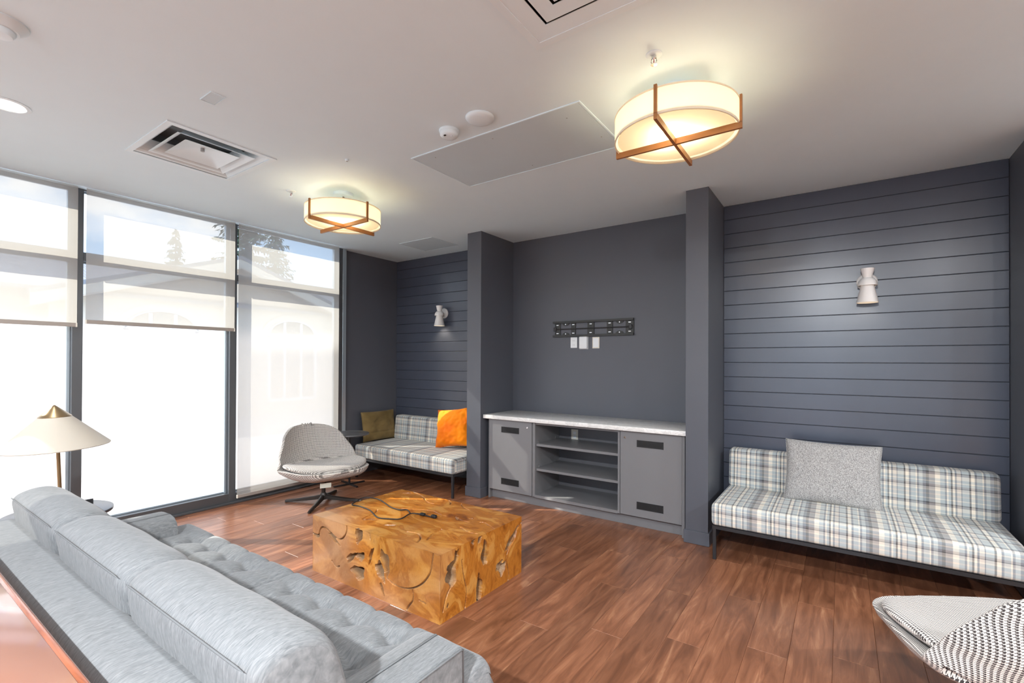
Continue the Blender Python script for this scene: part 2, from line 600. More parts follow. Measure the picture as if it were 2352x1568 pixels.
# ================================================================== dimensions
ZC = 2.847
XW = -5.09            # inner face of window frames
XG = -5.17            # glass plane
XB = -5.02            # blind cloth plane
YB = 4.58             # back wall
YP = 3.975            # pillar fronts
XA = -5.145           # left alcove side wall
XP1, XP2 = -3.351, -3.162
XP3, XP4 = -1.040, -0.867
XR = 0.937
YREAR = -3.6
XEAST = 4.2


def rect_holes(x0, x1, y0, y1, holes):
    xs = sorted({x0, x1, *[h[0] for h in holes], *[h[1] for h in holes]})
    ys = sorted({y0, y1, *[h[2] for h in holes], *[h[3] for h in holes]})
    out = []
    for i in range(len(xs) - 1):
        for j in range(len(ys) - 1):
            cx, cy = (xs[i] + xs[i + 1]) / 2, (ys[j] + ys[j + 1]) / 2
            if not any(h[0] < cx < h[1] and h[2] < cy < h[3] for h in holes):
                out.append((xs[i], xs[i + 1], ys[j], ys[j + 1]))
    return out


# ================================================================== floor: planks along Y
fl = MB().box(-5.35, XEAST + 0.1, YREAR - 0.1, YB + 0.15, -0.12, -0.012)
floor = struct('floor', fl, MAT['subfloor'], label='brown wood-look plank floor of the lounge')
PW, PL_ = 0.1815, 1.22
plank_mb = MB()
g_ = 0.0003
plank_mb.v = []
plank_mb.rbox(g_, PW - g_, g_, PL_ - g_, -0.012, 0.0, 0.0014, 1)
plank_mesh = None
far = MB()
ncol = int((XEAST + 0.05 + 5.30) / PW) + 1
for i in range(ncol):
    x = -5.30 + i * PW
    off = (i * 0.437) % 1.0 * PL_
    y = YREAR - 0.05 - off
    while y < YB + 0.1:
        ya, yb = max(y, YREAR - 0.05), min(y + PL_, YB + 0.12)
        if yb - ya > 0.03:
            if x < 1.4 and yb > 0.9:
                full = abs(yb - ya - PL_) < 1e-6
                if full:
                    if plank_mesh is None:
                        o = plank_mb.build('plank', MAT['plank'], floor)
                        plank_mesh = o.data
                    else:
                        o = bpy.data.objects.new('plank', plank_mesh)
                        COL.objects.link(o)
                        o.parent = floor
                    o.location = (x, ya, 0)
                else:
                    o = MB().rbox(g_, PW - g_, g_, yb - ya - g_, -0.012, 0, 0.0014, 1).build('plank', MAT['plank'], floor)
                    o.location = (x, ya, 0)
            else:
                far.box(x + g_, x + PW - g_, ya + g_, yb - g_, -0.012, 0)
        y += PL_
fo = far.build('plank_field', MAT['plank'], floor)
fo['kind'] = 'stuff'

# ================================================================== ceiling with openings for the two diffusers
V1 = (-3.900, -3.220, 1.120, 1.765)
V2 = (-1.113, -0.450, 1.130, 1.793)
cm = MB()
for (a, b, c, d) in rect_holes(-5.24, XEAST + 0.1, YREAR - 0.1, YB + 0.15, [V1, V2]):
    cm.box(a, b, c, d, ZC, ZC + 0.08)
struct('ceiling', cm, MAT['ceiling'], label='smooth off-white painted ceiling')

# ================================================================== walls
BACK = MAT['wall']


def shiplap(name, x0, x1, z_first, label):
    base = struct(name, MB().box(x0, x1, YB, YB + 0.12, 0, ZC), BACK, label=label)
    step = 0.1267
    z_hi = ZC
    zj = z_first
    while z_hi > 0.02:
        z_lo = max(zj, 0.0)
        b = MB().rbox(x0 + 0.002, x1 - 0.002, YB - 0.014, YB + 0.004, z_lo + 0.0022, z_hi - 0.0022, 0.0018, 1)
        o = b.build('board', MAT['board'], base)
        z_hi = zj
        zj -= step
    return base


shiplap('wall_back_left', XA, XP1, 2.724, 'dark grey horizontal board wall in the window-side alcove')
shiplap('wall_back_right', XP4, XR, 2.7203, 'dark navy horizontal board wall behind the long plaid bench')
struct('wall_back_center', MB().box(XP2, XP3, YB, YB + 0.12, 0, ZC), BACK, label='plain slate wall of the television niche')
struct('wall_pillar_left', MB().box(XP1, XP2, YP, YB + 0.12, 0, ZC), BACK, label='slate wall fin between window alcove and television niche')
struct('wall_pillar_center', MB().box(XP3, XP4, YP, YB + 0.12, 0, ZC), BACK, label='slate wall fin between television niche and bench alcove')
struct('wall_pillar_right', MB().box(XR, XR + 0.18, YP, YB + 0.12, 0, ZC), BACK, label='slate wall fin at the end of the bench alcove')
struct('wall_alcove', MB().box(XA - 0.2, XA, 3.69, YB + 0.12, 0, ZC), BACK, label='slate end wall beside the last window')
struct('wall_back_far', MB().box(XR + 0.18, XEAST + 0.1, YB, YB + 0.12, 0, ZC), MAT['outwall'], label='pale wall beyond the bench alcove')
struct('wall_right', MB().box(XEAST, XEAST + 0.1, YREAR, YB, 0, ZC), MAT['outwall'], label='pale side wall of the room')


def baseboard(name, x0, x1, y0, y1, label):
    struct(name, MB().rbox(x0, x1, y0, y1, 0, 0.105, 0.003, 1), BACK, label=label)


e = 0.012
baseboard('baseboard_left', XP1 - e, XP2 + e, YP - e, YB - 0.62 + 0.12, 'slate baseboard round the fin beside the window alcove')
baseboard('baseboard_center', XP3 - e, XP4 + e, YP - e, YB - 0.02, 'slate baseboard round the fin beside the bench alcove')
baseboard('baseboard_right', XP4 + e, XR, YB - 0.028, YB - 0.014, 'slate baseboard under the long plaid bench')
baseboard('baseboard_alcove', XA, XA + 0.012, 3.70, YB, 'slate baseboard of the alcove end wall')
baseboard('baseboard_back', XA + 0.012, XP1 - e, YB - 0.028, YB - 0.014, 'slate baseboard in the window-side alcove')
baseboard('baseboard_fin', XR - 0.012, XR + 0.19, YP - e, YB - 0.02, 'slate baseboard at the end fin')

# ================================================================== window wall
YM = [-4.9, -3.69, -2.485, -1.28, -0.075, 1.158, 2.360, 3.615]     # mullion centre lines
for k, (ya, yb) in enumerate([(YM[5], YM[6]), (YM[6], YM[7]), (YM[4], YM[5]), (YM[3], YM[4]), (YM[2], YM[3]), (YM[1], YM[2])]):  # last three bays are out of view, added for fill light
    yb2 = yb
    w = thing('window_%d' % (k + 1), None, None, (XW, (ya + yb) / 2, 0), kind='structure')
    w['label'] = 'full-height aluminium window bay with frosted lower glass'
    hw = 0.033
    y0, y1 = ya + hw, yb - hw
    rz0, rz1 = 2.262, 2.330
    # mullion on the far side, head, transom, sill
    MB().rbox(XW - 0.105, XW, yb - hw, yb + hw, 0, ZC, 0.002, 1).build('mullion', MAT['frame'], w)
    if k == 5: MB().rbox(XW - 0.125, XW, ya - hw, ya + hw, 0, ZC, 0.002, 1).build('mullion', MAT['frame'], w)
    MB().rbox(XW - 0.105, XW - 0.005, y0, y1, ZC - 0.010, ZC, 0.002, 1).build('head_rail', MAT['frame'], w)
    MB().rbox(XW - 0.125, XW - 0.005, y0, y1, rz0, rz1, 0.002, 1).build('transom', MAT['frame'], w)
    MB().rbox(XW - 0.125, XW - 0.002, y0, y1, 0.0, 0.105, 0.002, 1).build('sill_rail', MAT['frame'], w)
    for (za, zb) in ((0.105, rz0), (rz1, ZC - 0.010)):
        bd = MB()
        t = 0.022
        tb_ = 0.006 if zb > ZC - 0.1 else 0.014
        bd.rbox(XG - 0.012, XG + 0.014, y0, y0 + 0.009, za, zb, 0.002, 1)
        bd.rbox(XG - 0.012, XG + 0.030, y1 - t, y1, za, zb, 0.002, 1)
        bd.rbox(XG - 0.012, XG + 0.014, y0 + 0.009, y1 - t, za, za + 0.014, 0.002, 1)
        bd.rbox(XG - 0.012, XG + 0.014, y0 + 0.009, y1 - t, zb - tb_, zb, 0.002, 1)
        bd.build('glazing_bead', MAT['bead'], w)
        MB().quad((XG, y0 + 0.01, za + 0.01), (XG, y1 - 0.01, za + 0.01), (XG, y1 - 0.01, zb - 0.01), (XG, y0 + 0.01, zb - 0.01)).build(
            'pane', MAT['film'] if za < 1 else MAT['glass'], w, normals=False)
struct('wall_left', MB().box(XW - 0.125, XW + 0.02, YREAR - 0.1, YM[1] - 0.033, 0, ZC), MAT['outwall'], label='short pale wall before the first window bay')
struct('trim_1', MB().rbox(XW - 0.16, XW + 0.0, YM[7] + 0.033, 3.70, 0, ZC, 0.002, 1), MAT['bead'], label='pale metal jamb closing the window wall')
struct('trim_2', MB().rbox(XW, XW + 0.03, -3.5, 3.61, 0.0, 0.022, 0.003, 1), MAT['frame'], label='low metal sill strip along the window foot')

# unseen rear glazing, added behind the viewpoint for fill light and the board-wall reflection
rw = thing('window_7', None, None, (0, YREAR, 0), kind='structure')
rw['label'] = 'unseen wide glazed end wall added for fill light'
RX0, RX1 = -1.9, 1.5
MB().rbox(RX0, RX1, YREAR - 0.1, YREAR, 0.0, 0.10, 0.002, 1).build('sill_rail', MAT['frame'], rw)
MB().rbox(RX0, RX1, YREAR - 0.1, YREAR, ZC - 0.06, ZC, 0.002, 1).build('head_rail', MAT['frame'], rw)
npan = 3
for i in range(npan + 1):
    x = RX0 + (RX1 - RX0) * i / npan
    MB().rbox(x - 0.03, x + 0.03, YREAR - 0.1, YREAR, 0.10, ZC - 0.06, 0.002, 1).build('mullion', MAT['frame'], rw)
    if i < npan:
        x2 = RX0 + (RX1 - RX0) * (i + 1) / npan
        MB().quad((x + 0.02, YREAR - 0.05, 0.09), (x2 - 0.02, YREAR - 0.05, 0.09), (x2 - 0.02, YREAR - 0.05, ZC - 0.05), (x + 0.02, YREAR - 0.05, ZC - 0.05)).build('pane', MAT['glass'], rw, normals=False)
rwm = MB().box(-5.25, RX0 - 0.03, YREAR - 0.1, YREAR, 0, ZC)
struct('wall_rear_left', rwm, MAT['outwall'], label='pale end wall beside the added rear glazing')
struct('wall_rear_right', MB().box(RX1 + 0.03, XEAST + 0.1, YREAR - 0.1, YREAR, 0, ZC), MAT['outwall'], label='pale end wall beside the added rear glazing, far side')


# ------------------------------------------------------------------ roller blinds
def blind(y0, y1, zb, label, zbar_tilt=0.0):
    t = thing('roller_blind', label, 'blind', (XB, (y0 + y1) / 2, zb), group='solar mesh roller blinds')
    n = 24
    MB().grid(lambda a, b: Vector((XB + 0.0015 * math.sin(a * 17 + b * 5), y0 + (y1 - y0) * a, zb + 0.03 + (ZC - 0.004 - zb - 0.03) * b)), n, 10).build('cloth', MAT['blind'], t, smooth=True, normals=False)
    MB().rbox(XB - 0.008, XB + 0.008, y0, y1, zb, zb + 0.032, 0.003, 2).build('bottom_bar', MAT['blindbar'], t)
    for yy in (y0 - 0.0015, y1 - 0.0085):
        MB().rbox(XB - 0.010, XB + 0.010, yy, yy + 0.010, zb - 0.001, zb + 0.033, 0.002, 1).build('end_cap', MAT['ivory'], t)
    MB().cyl((XB - 0.022, y0, ZC + 0.030), (XB - 0.022, y1, ZC + 0.030), 0.020, n=20).build('roller', MAT['blindbar'], t, smooth=True, angle=40)
    return t


blind(-0.045, 1.138, 1.715, 'beige mesh roller blind stopped half way above the cone table lamp')
blind(1.190, 2.338, 1.745, 'beige mesh roller blind stopped half way, framing the house gable')
blind(2.372, 3.545, 0.062, 'beige mesh roller blind drawn down to the floor behind the swivel chair')

for (ya, yb) in ((-1.245, -0.110), (-2.450, -1.315), (-3.655, -2.520)):  # out-of-view blinds, added to keep direct sun off the sofa
    blind(ya, yb, 1.72, 'unseen beige mesh roller blind added to block sun in a bay beyond the console table')

# ================================================================== outside: paving, house, conifers
struct('ground_outside', MB().box(-60, -5.30, -40, 60, -0.30, -0.13), MAT['pave'], label='pale paving outside the windows')
struct('ground_rear', MB().box(-5.3, 40, -40, YREAR - 0.12, -0.30, -0.13), MAT['pave'], label='pale paving outside the added rear glazing')

HX = -14.0
house = thing('house', 'beige stucco house with a wide gable and two arched windows outside', 'house', (HX - 2, 6.5, 0))
AY, AZ = 6.52, 4.36           # gable apex
sl = 0.345
YL, YRt = 2.75, 10.30
gz = lambda y: AZ - abs(y - AY) * sl
MB().prism([(YL, -0.13), (YRt, -0.13), (YRt, gz(YRt) - 0.12), (AY, AZ - 0.12), (YL, gz(YL) - 0.12)],
           lambda y, z: (HX - 0.15, y, z), lambda y, z: (HX - 4.4, y, z)).build('gable_wall', MAT['stucco'], house)
MB().box(HX - 0.16, HX - 0.09, YL - 0.02, YRt + 0.02, -0.13, 2.98).build('lower_wall', MAT['stucco2'], house)
MB().rbox(HX - 0.16, HX - 0.04, YL - 0.03, YRt + 0.03, 2.96, 3.06, 0.01, 1).build('band_course', MAT['trimw'], house)
for s_ in (-1, 1):
    ye = AY + s_ * 4.15
    ze = gz(ye)
    MB().prism([(AY, AZ), (ye, ze), (ye, ze - 0.10), (AY, AZ - 0.10)], lambda y, z: (HX + 0.35, y, z), lambda y, z: (HX - 4.4, y, z)).build('gable_roof', MAT['shingle'], house)
    MB().prism([(AY, AZ - 0.10), (ye, ze - 0.10), (ye, ze - 0.34), (AY, AZ - 0.34)], lambda y, z: (HX + 0.34, y, z), lambda y, z: (HX + 0.28, y, z)).build('fascia', MAT['stucco2'], house)
    MB().prism([(AY, AZ - 0.32), (ye, ze - 0.32), (ye, ze - 0.36), (AY, AZ - 0.36)], lambda y, z: (HX + 0.36, y, z), lambda y, z: (HX - 0.1, y, z)).build('soffit', MAT['stucco'], house)
MB().box(HX - 6.5, HX - 0.6, -9.0, 16.5, -0.13, 3.02).build('main_wall', MAT['stucco'], house)
MB().prism([(HX + 0.1, 3.02), (HX - 4.0, 4.46), (HX - 8.0, 3.02), (HX - 8.0, 2.94), (HX - 4.0, 4.36), (HX + 0.1, 2.94)],
           lambda x, z: (x, -9.5, z), lambda x, z: (x, 17, z)).build('main_roof', MAT['shingle'], house)
for yc in (4.83, 8.28):
    aw = 0.80
    zb_, zt_ = 2.22, 2.70
    arc = []
    for i in range(17):
        a = PI * i / 16
        arc.append((yc - aw * math.cos(a), zb_ + (zt_ - zb_) * math.sin(a)))
    fr = MB()
    inner = [(yc + (y - yc) * 0.90, zb_ + 0.05 + (z - zb_) * 0.84) for y, z in arc]
    for i in range(16):
        fr.prism([arc[i], arc[i + 1], inner[i + 1], inner[i]], lambda y, z: (HX - 0.02, y, z), lambda y, z: (HX - 0.12, y, z))
    fr.box(HX - 0.12, HX - 0.02, yc - aw, yc + aw, zb_ - 0.10, zb_ + 0.05)
    fr.box(HX - 0.12, HX - 0.02, yc - aw, yc - aw + 0.09, 0.3, zb_)
    fr.box(HX - 0.12, HX - 0.02, yc + aw - 0.09, yc + aw, 0.3, zb_)
    fr.box(HX - 0.12, HX - 0.02, yc - aw, yc + aw, 0.22, 0.32)
    for dy in (-0.27, 0.27):
        fr.box(HX - 0.12, HX - 0.03, yc + dy - 0.035, yc + dy + 0.035, 0.3, zt_ - 0.08)
    hood = MB()
    for i in range(16):
        o1 = [(yc + (y - yc) * 1.20, zb_ + (z - zb_) * 1.36) for y, z in (arc[i], arc[i + 1])]
        o2 = [(yc + (y - yc) * 1.02, zb_ + (z - zb_) * 1.02) for y, z in (arc[i], arc[i + 1])]
        hood.prism([o1[0], o1[1], o2[1], o2[0]], lambda y, z: (HX - 0.05, y, z), lambda y, z: (HX - 0.12, y, z))
    wf = fr.build('arched_window', MAT['trimw'], house)
    hood.build('arch_moulding', MAT['stucco2'], wf)
    MB().prism(inner + [(yc + aw * 0.9, 0.3), (yc - aw * 0.9, 0.3)], lambda y, z: (HX - 0.075, y, z), lambda y, z: (HX - 0.085, y, z)).build('pane', MAT['housepane'], wf)


def conifer(x, y, h, r, seed, label):
    rnd = random.Random(seed)
    t = thing('conifer', label, 'tree', (x, y, -0.13), group='conifers beyond the house')
    MB().tube([(x, y, -0.13), (x, y, h * 0.5), (x, y, h)], [0.22, 0.12, 0.02], 8).build('trunk', MAT['bark'], t, smooth=True)
    fb = MB()
    z = h * 0.18
    while z < h:
        fz = (z - h * 0.18) / (h * 0.82)
        R = r * (1 - fz) ** 0.85 * rnd.uniform(0.75, 1.15) + 0.05
        nb = max(5, int(11 * (1 - fz) + 4))
        for b in range(nb):
            a = rnd.uniform(0, 2 * PI)
            L = R * rnd.uniform(0.55, 1.1)
            d = Vector((math.cos(a), math.sin(a), -0.18))
            side = Vector((-math.sin(a), math.cos(a), 0))
            base = Vector((x, y, z + rnd.uniform(-0.15, 0.15)))
            m_ = max(4, int(L * 7))
            for i in range(m_):
                p = base + d * (L * (i + 0.5) / m_) + Vector((0, 0, 0.10 * (i / m_) ** 2 * L))
                w = (1 - 0.55 * i / m_) * 0.30 * (0.5 + L * 0.35)
                for s_ in (-1, 1):
                    q = p + side * s_ * w * rnd.uniform(0.7, 1.2) + d * 0.15 + Vector((0, 0, rnd.uniform(-0.22, 0.05)))
                    k = len(fb.v)
                    fb.add([p + d * 0.10, p - d * 0.10 + Vector((0, 0, 0.06)), q], [(0, 1, 2)])
        z += 0.26 * (0.6 + 0.6 * (1 - fz))
    fb.build('needles', MAT['needle'], t, normals=False)


conifer(-33.0, 11.95, 9.2, 2.2, 3, 'small even conifer showing its cone over the house roof')
conifer(-25.0, 12.2, 11.5, 3.2, 5, 'tall dense dark conifer rising behind the gable peak')
conifer(-29.5, 16.2, 10.6, 2.4, 9, 'ragged lower conifer right of the tall dark one')

# ================================================================== sofa
SX0, SX1 = -3.32, -0.975
sofa = thing('sofa', 'light grey tufted sofa with three back cushions facing the wood block table', 'sofa', ((SX0 + SX1) / 2, 0.85, 0))
FAB = MAT['sofa']
MB().rbox(SX0 + 0.01, SX1 - 0.01, 0.42, 1.255, 0.13, 0.30, 0.02, 2).build('base', FAB, sofa, smooth=True, angle=50)
MB().rbox(SX0, SX1, 0.372, 0.548, 0.13, 0.690, 0.050, 5).build('back_frame', FAB, sofa, smooth=True, angle=60)
for x0, x1, s_ in ((SX0, SX0 + 0.22, 1), (SX1 - 0.225, SX1, -1)):
    a = MB()
    prof = [(x0 if s_ > 0 else x1, 0.13)]
    # cross section: flat outer top, band falling to the inside
    xo, xi = (x0, x1) if s_ > 0 else (x1, x0)
    sec = [(xo, 0.13), (xo, 0.545), (xo + s_ * 0.010, 0.556), (xo + s_ * 0.105, 0.560), (xo + s_ * 0.112, 0.556), (xo + s_ * 0.119, 0.560), (xo + s_ * 0.17, 0.552), (xo + s_ * 0.205, 0.530), (xi, 0.490), (xi, 0.13)]
    n = len(sec)
    vs, fs = [], []
    ys = [(0.52, 0.0), (1.135, 0.0), (1.147, 0.004), (1.152, 0.014)]
    cx, cz = (x0 + x1) / 2, 0.35
    for (yy, ins) in ys:
        for (px, pz) in sec:
            k = ins
            vs.append((px + (k if px < cx else -k), yy, pz - (k if pz > cz else 0)))
    for j in range(len(ys) - 1):
        for i in range(n):
            i2 = (i + 1) % n
            fs.append((j * n + i, j * n + i2, (j + 1) * n + i2, (j + 1) * n + i))
    fs.append(tuple(range(n)))
    fs.append(tuple(range((len(ys) - 1) * n, len(ys) * n)))
    a.add(vs, fs)
    arm = a.build('arm', FAB, sofa, smooth=True, angle=35)
    MB().tube([(xo + s_ * 0.112, 0.55, 0.561), (xo + s_ * 0.112, 1.138, 0.561), (xo + s_ * 0.112, 1.152, 0.545), (xo + s_ * 0.112, 1.154, 0.30)], 0.0035, 6).build('piping', MAT['piping'], arm, smooth=True)
    MB().tube([(xo, 0.55, 0.552), (xo, 1.13, 0.552), (xo + s_ * 0.002, 1.146, 0.545), (xo + s_ * 0.004, 1.15, 0.30)], 0.0035, 6).build('piping', MAT['piping'], arm, smooth=True)


def seat_cushion(x0, x1, cols):
    y0, y1 = 0.56, 1.300
    zb, zt = 0.285, 0.447
    rows = [0.67, 0.84, 1.012, 1.183]
    sx = (cols[1] - cols[0])

    def top(u, v):
        x = x0 + (x1 - x0) * u
        y = y0 + (y1 - y0) * v
        ex = min(x - x0, x1 - x)
        ey = min(y - y0, y1 - y)
        # pillow swell between the dimples
        gx = min(abs(x - c) for c in cols)
        gy = min(abs(y - r) for r in rows)
        in_x = cols[0] - 0.02 < x < cols[-1] + 0.02
        dmin = min(math.hypot(x - c, y - r) for c in cols for r in rows)
        h = -0.030 * math.exp(-(dmin / 0.040) ** 2) - 0.014 * math.exp(-(dmin / 0.014) ** 2)
        wob = 0.012 * math.sin(9 * y + 3 * x)
        cr = 0.0
        if min(cols) - 0.12 < x < max(cols) + 0.12:
            cr = max(cr, math.exp(-(abs(gx + 0.0) / 0.020) ** 2) * (0.6 + 0.4 * math.exp(-(gy / 0.10) ** 2)))
        cr = max(cr, math.exp(-(gy / 0.020) ** 2) * (0.75 if in_x else 0.25))
        h -= 0.016 * cr
        h += 0.012 * (1 - math.exp(-(dmin / 0.075) ** 2)) - 0.004
        R = 0.045
        for ee in (ex, ey):
            if ee < R: h -= R - math.sqrt(max(0.0, R * R - (R - ee) ** 2))
        h += 0.012 * math.sin(PI * u) ** 0.6 * math.sin(PI * v) ** 0.6
        return Vector((x, y, zt + h))

    m = MB()
    nu, nv = 190, 120

    def warp(t):            # denser sampling at the rims
        return t

    m.grid(lambda u, v: top(warp(u), warp(v)), nu, nv)
    # sides
    per = [(u / 60, 0.0) for u in range(60)] + [(1.0, v / 40) for v in range(40)] + [(1 - u / 60, 1.0) for u in range(60)] + [(0.0, 1 - v / 40) for v in range(40)]
    n = len(per)
    vs, fs = [], []
    for lv, (k, out) in enumerate(((1.0, 0), (0.80, 0.006), (0.45, 0.011), (0.12, 0.006), (0.0, -0.006))):
        for (u, v) in per:
            p = top(u, v)
            nx = -1 if u == 0 else (1 if u == 1 else 0)
            ny = -1 if v == 0 else (1 if v == 1 else 0)
            vs.append(Vector((p.x + nx * out, p.y + ny * out, zb + (p.z - zb) * k)))
    for lv in range(4):
        for i in range(n):
            j = (i + 1) % n
            fs.append((lv * n + i, lv * n + j, (lv + 1) * n + j, (lv + 1) * n + i))
    m.add(vs, fs)
    o = m.build('seat_cushion', FAB, sofa, smooth=True, angle=75)
    for c in cols:
        for r in rows[2:]:
            b = MB().lathe([(0.001, 0.004), (0.006, 0.0035), (0.009, 0.001), (0.0095, -0.003)], (c, r, zt - 0.036), 12)
            b.build('button', MAT['piping'], o, smooth=True)


seat_cushion(SX0 + 0.005, -2.148, [-2.965, -2.765, -2.570, -2.372])
seat_cushion(-2.146, SX1 - 0.003, [-1.975, -1.765, -1.553, -1.340])


def back_cushion(x0, x1, seed):
    rnd = random.Random(seed)
    # cross-section (y,z), leaning back slightly, soft corners
    sec = [(0.560, 0.44), (0.535, 0.56), (0.515, 0.70), (0.505, 0.765), (0.512, 0.792), (0.535, 0.812), (0.585, 0.828), (0.640, 0.824), (0.690, 0.800), (0.722, 0.760), (0.752, 0.68), (0.775, 0.58), (0.785, 0.50), (0.770, 0.45), (0.70, 0.43)]
    # smooth the loop
    def chaikin(p):
        o = []
        for i in range(len(p)):
            a, b = Vector(p[i]), Vector(p[(i + 1) % len(p)])
            o += [tuple(a * 0.75 + b * 0.25), tuple(a * 0.25 + b * 0.75)]
        return o
    sec = chaikin(chaikin(sec))
    n = len(sec)
    cy = sum(p[0] for p in sec) / n
    cz = sum(p[1] for p in sec) / n
    xs = []
    L = x1 - x0
    for t, k in ((0.0, 0.80), (0.006, 0.88), (0.02, 0.945), (0.045, 0.985), (0.08, 1.0)):
        xs.append((t, k))
    inner = [(0.08 + (L - 0.16) * i / 22, 1.0) for i in range(1, 22)]
    xs = xs + inner + [(L - t, k) for t, k in reversed([(0.0, 0.80), (0.006, 0.88), (0.02, 0.945), (0.045, 0.985), (0.08, 1.0)])]
    vs, fs = [], []
    for (t, k) in xs:
        puff = 1.0 + 0.022 * math.sin(PI * t / L)
        for i, (y, z) in enumerate(sec):
            w = 0.004 * mnoise.noise(Vector((t * 5 + seed, y * 9, z * 9)))
            kk = k * puff
            vs.append((x0 + t, cy + (y - cy) * kk + w, max(0.43, cz + (z - cz) * kk + w)))
    for j in range(len(xs) - 1):
        for i in range(n):
            i2 = (i + 1) % n
            fs.append((j * n + i, j * n + i2, (j + 1) * n + i2, (j + 1) * n + i))
    fs.append(tuple(range(n)))
    fs.append(tuple(range((len(xs) - 1) * n, len(xs) * n)))
    m = MB().add(vs, fs)
    o = m.build('back_cushion', FAB, sofa, smooth=True, angle=60)
    # seam along the rear top edge
    pts = []
    for i in range(25):
        t = 0.03 + (L - 0.06) * i / 24
        pts.append((x0 + t, 0.508 - 0.004 * math.sin(PI * t / L), 0.790 + 0.004 * math.sin(PI * t / L)))
    MB().tube(pts, [0.0005] + [0.0028] * 23 + [0.0005], 6).build('piping', MAT['piping'], o, smooth=True)


back_cushion(-3.300, -2.541, 1)
back_cushion(-2.537, -1.770, 2)
back_cushion(-1.766, -1.010, 3)
for x in (SX0 + 0.10, SX1 - 0.10):
    for y in (0.48, 1.19):
        MB().cyl((x, y, 0), (x, y, 0.14), 0.016, 0.022, 12).build('leg', MAT['black'], sofa, smooth=True, angle=40)

# ================================================================== console table behind the sofa
con = thing('console_table', 'glossy reddish brown console table standing behind the grey sofa', 'table', (-2.1, 0.1, 0))
MB().rbox(-3.15, -1.02, -0.10, 0.342, 0.700, 0.740, 0.014, 4).build('edge_band', MAT['console'], con, smooth=True, angle=60)
MB().rbox(-3.128, -1.042, -0.078, 0.320, 0.736, 0.7425, 0.001, 1).build('top', MAT['consoletop'], con, smooth=True, angle=60)
for x in (-3.08, -1.09):
    for y in (-0.04, 0.28):
        MB().rbox(x - 0.025, x + 0.025, y - 0.025, y + 0.025, 0, 0.70, 0.004, 1).build('leg', MAT['console'], con)
for y in (-0.04, 0.28):
    MB().rbox(-3.055, -1.115, y - 0.012, y + 0.012, 0.62, 0.70, 0.003, 1).build('apron', MAT['console'], con)

# ================================================================== teak root coffee table
TX0, TX1, TY0, TY1, TZ = -3.02, -1.818, 1.935, 2.745, 0.383
ct = thing('coffee_table', 'chunky teak root block coffee table full of natural hollows', 'table', ((TX0 + TX1) / 2, (TY0 + TY1) / 2, 0))

FRONT_C = [  # (centre s,t, half-length a, half-width b, angle deg, depth)
    (0.497, 0.345, 0.040, 0.026, 80, 0.075), (0.420, 0.186, 0.042, 0.015, 38, 0.07), (0.515, 0.215, 0.036, 0.018, 12, 0.035), (0.494, 0.109, 0.052, 0.030, -4, 0.07),
    (0.750, 0.232, 0.062, 0.024, -68, 0.095), (0.705, 0.170, 0.048, 0.026, -62, 0.040), (0.617, 0.243, 0.045, 0.009, 72, 0.05), (0.722, 0.070, 0.030, 0.008, -62, 0.03),
    (0.235, 0.272, 0.055, 0.010, -28, 0.030), (0.045, 0.245, 0.026, 0.010, 0, 0.025)]
FRONT_G = [[(0.0, 0.256), (0.07, 0.251), (0.081, 0.297), (0.111, 0.324), (0.171, 0.315), (0.288, 0.266), (0.344, 0.295), (0.377, 0.343), (0.376, 0.384)],
           [(0.770, 0.142), (0.81, 0.126), (0.85, 0.119), (0.91, 0.120), (0.966, 0.133), (1.02, 0.158), (1.068, 0.193), (1.105, 0.235), (1.13, 0.275), (1.141, 0.342), (1.149, 0.384)],
           [(0.985, 0.131), (0.993, 0.076), (0.95, 0.027), (0.937, 0.0)], [(1.044, 0.088), (1.09, 0.084)], [(0.60, 0.384), (0.61, 0.345)], [(0.22, 0.115), (0.267, 0.083), (0.30, 0.10)]]
RIGHT_C = [(0.098, 0.245, 0.060, 0.030, 84, 0.045), (0.078, 0.288, 0.018, 0.014, 60, 0.08), (0.137, 0.325, 0.038, 0.013, 80, 0.06), (0.398, 0.262, 0.062, 0.020, 88, 0.07), (0.688, 0.258, 0.075, 0.016, 40, 0.085),
           (0.345, 0.062, 0.068, 0.020, 86, 0.080), (0.552, 0.136, 0.036, 0.014, 30, 0.05), (0.585, 0.105, 0.034, 0.026, 60, 0.02), (0.065, 0.078, 0.010, 0.007, 80, 0.02), (0.287, 0.368, 0.014, 0.010, 90, 0.02), (0.350, 0.368, 0.026, 0.012, 70, 0.03)]
RIGHT_G = [[(0.186, 0.294), (0.201, 0.196), (0.235, 0.103), (0.212, 0.0)], [(0.814, 0.343), (0.749, 0.31), (0.731, 0.251), (0.639, 0.196), (0.627, 0.144), (0.664, 0.062), (0.652, 0.0)],
           [(0.10, 0.185), (0.055, 0.145), (0.025, 0.06)]]
TOP_C = [(0.404, 0.172, 0.044, 0.012, 40, 0.05), (0.126, 0.760, 0.024, 0.012, 40, 0.03), (0.865, 0.525, 0.024, 0.008, -40, 0.03), (0.948, 0.580, 0.020, 0.006, 42, 0.03), (0.600, 0.172, 0.032, 0.010, 40, 0.010)]
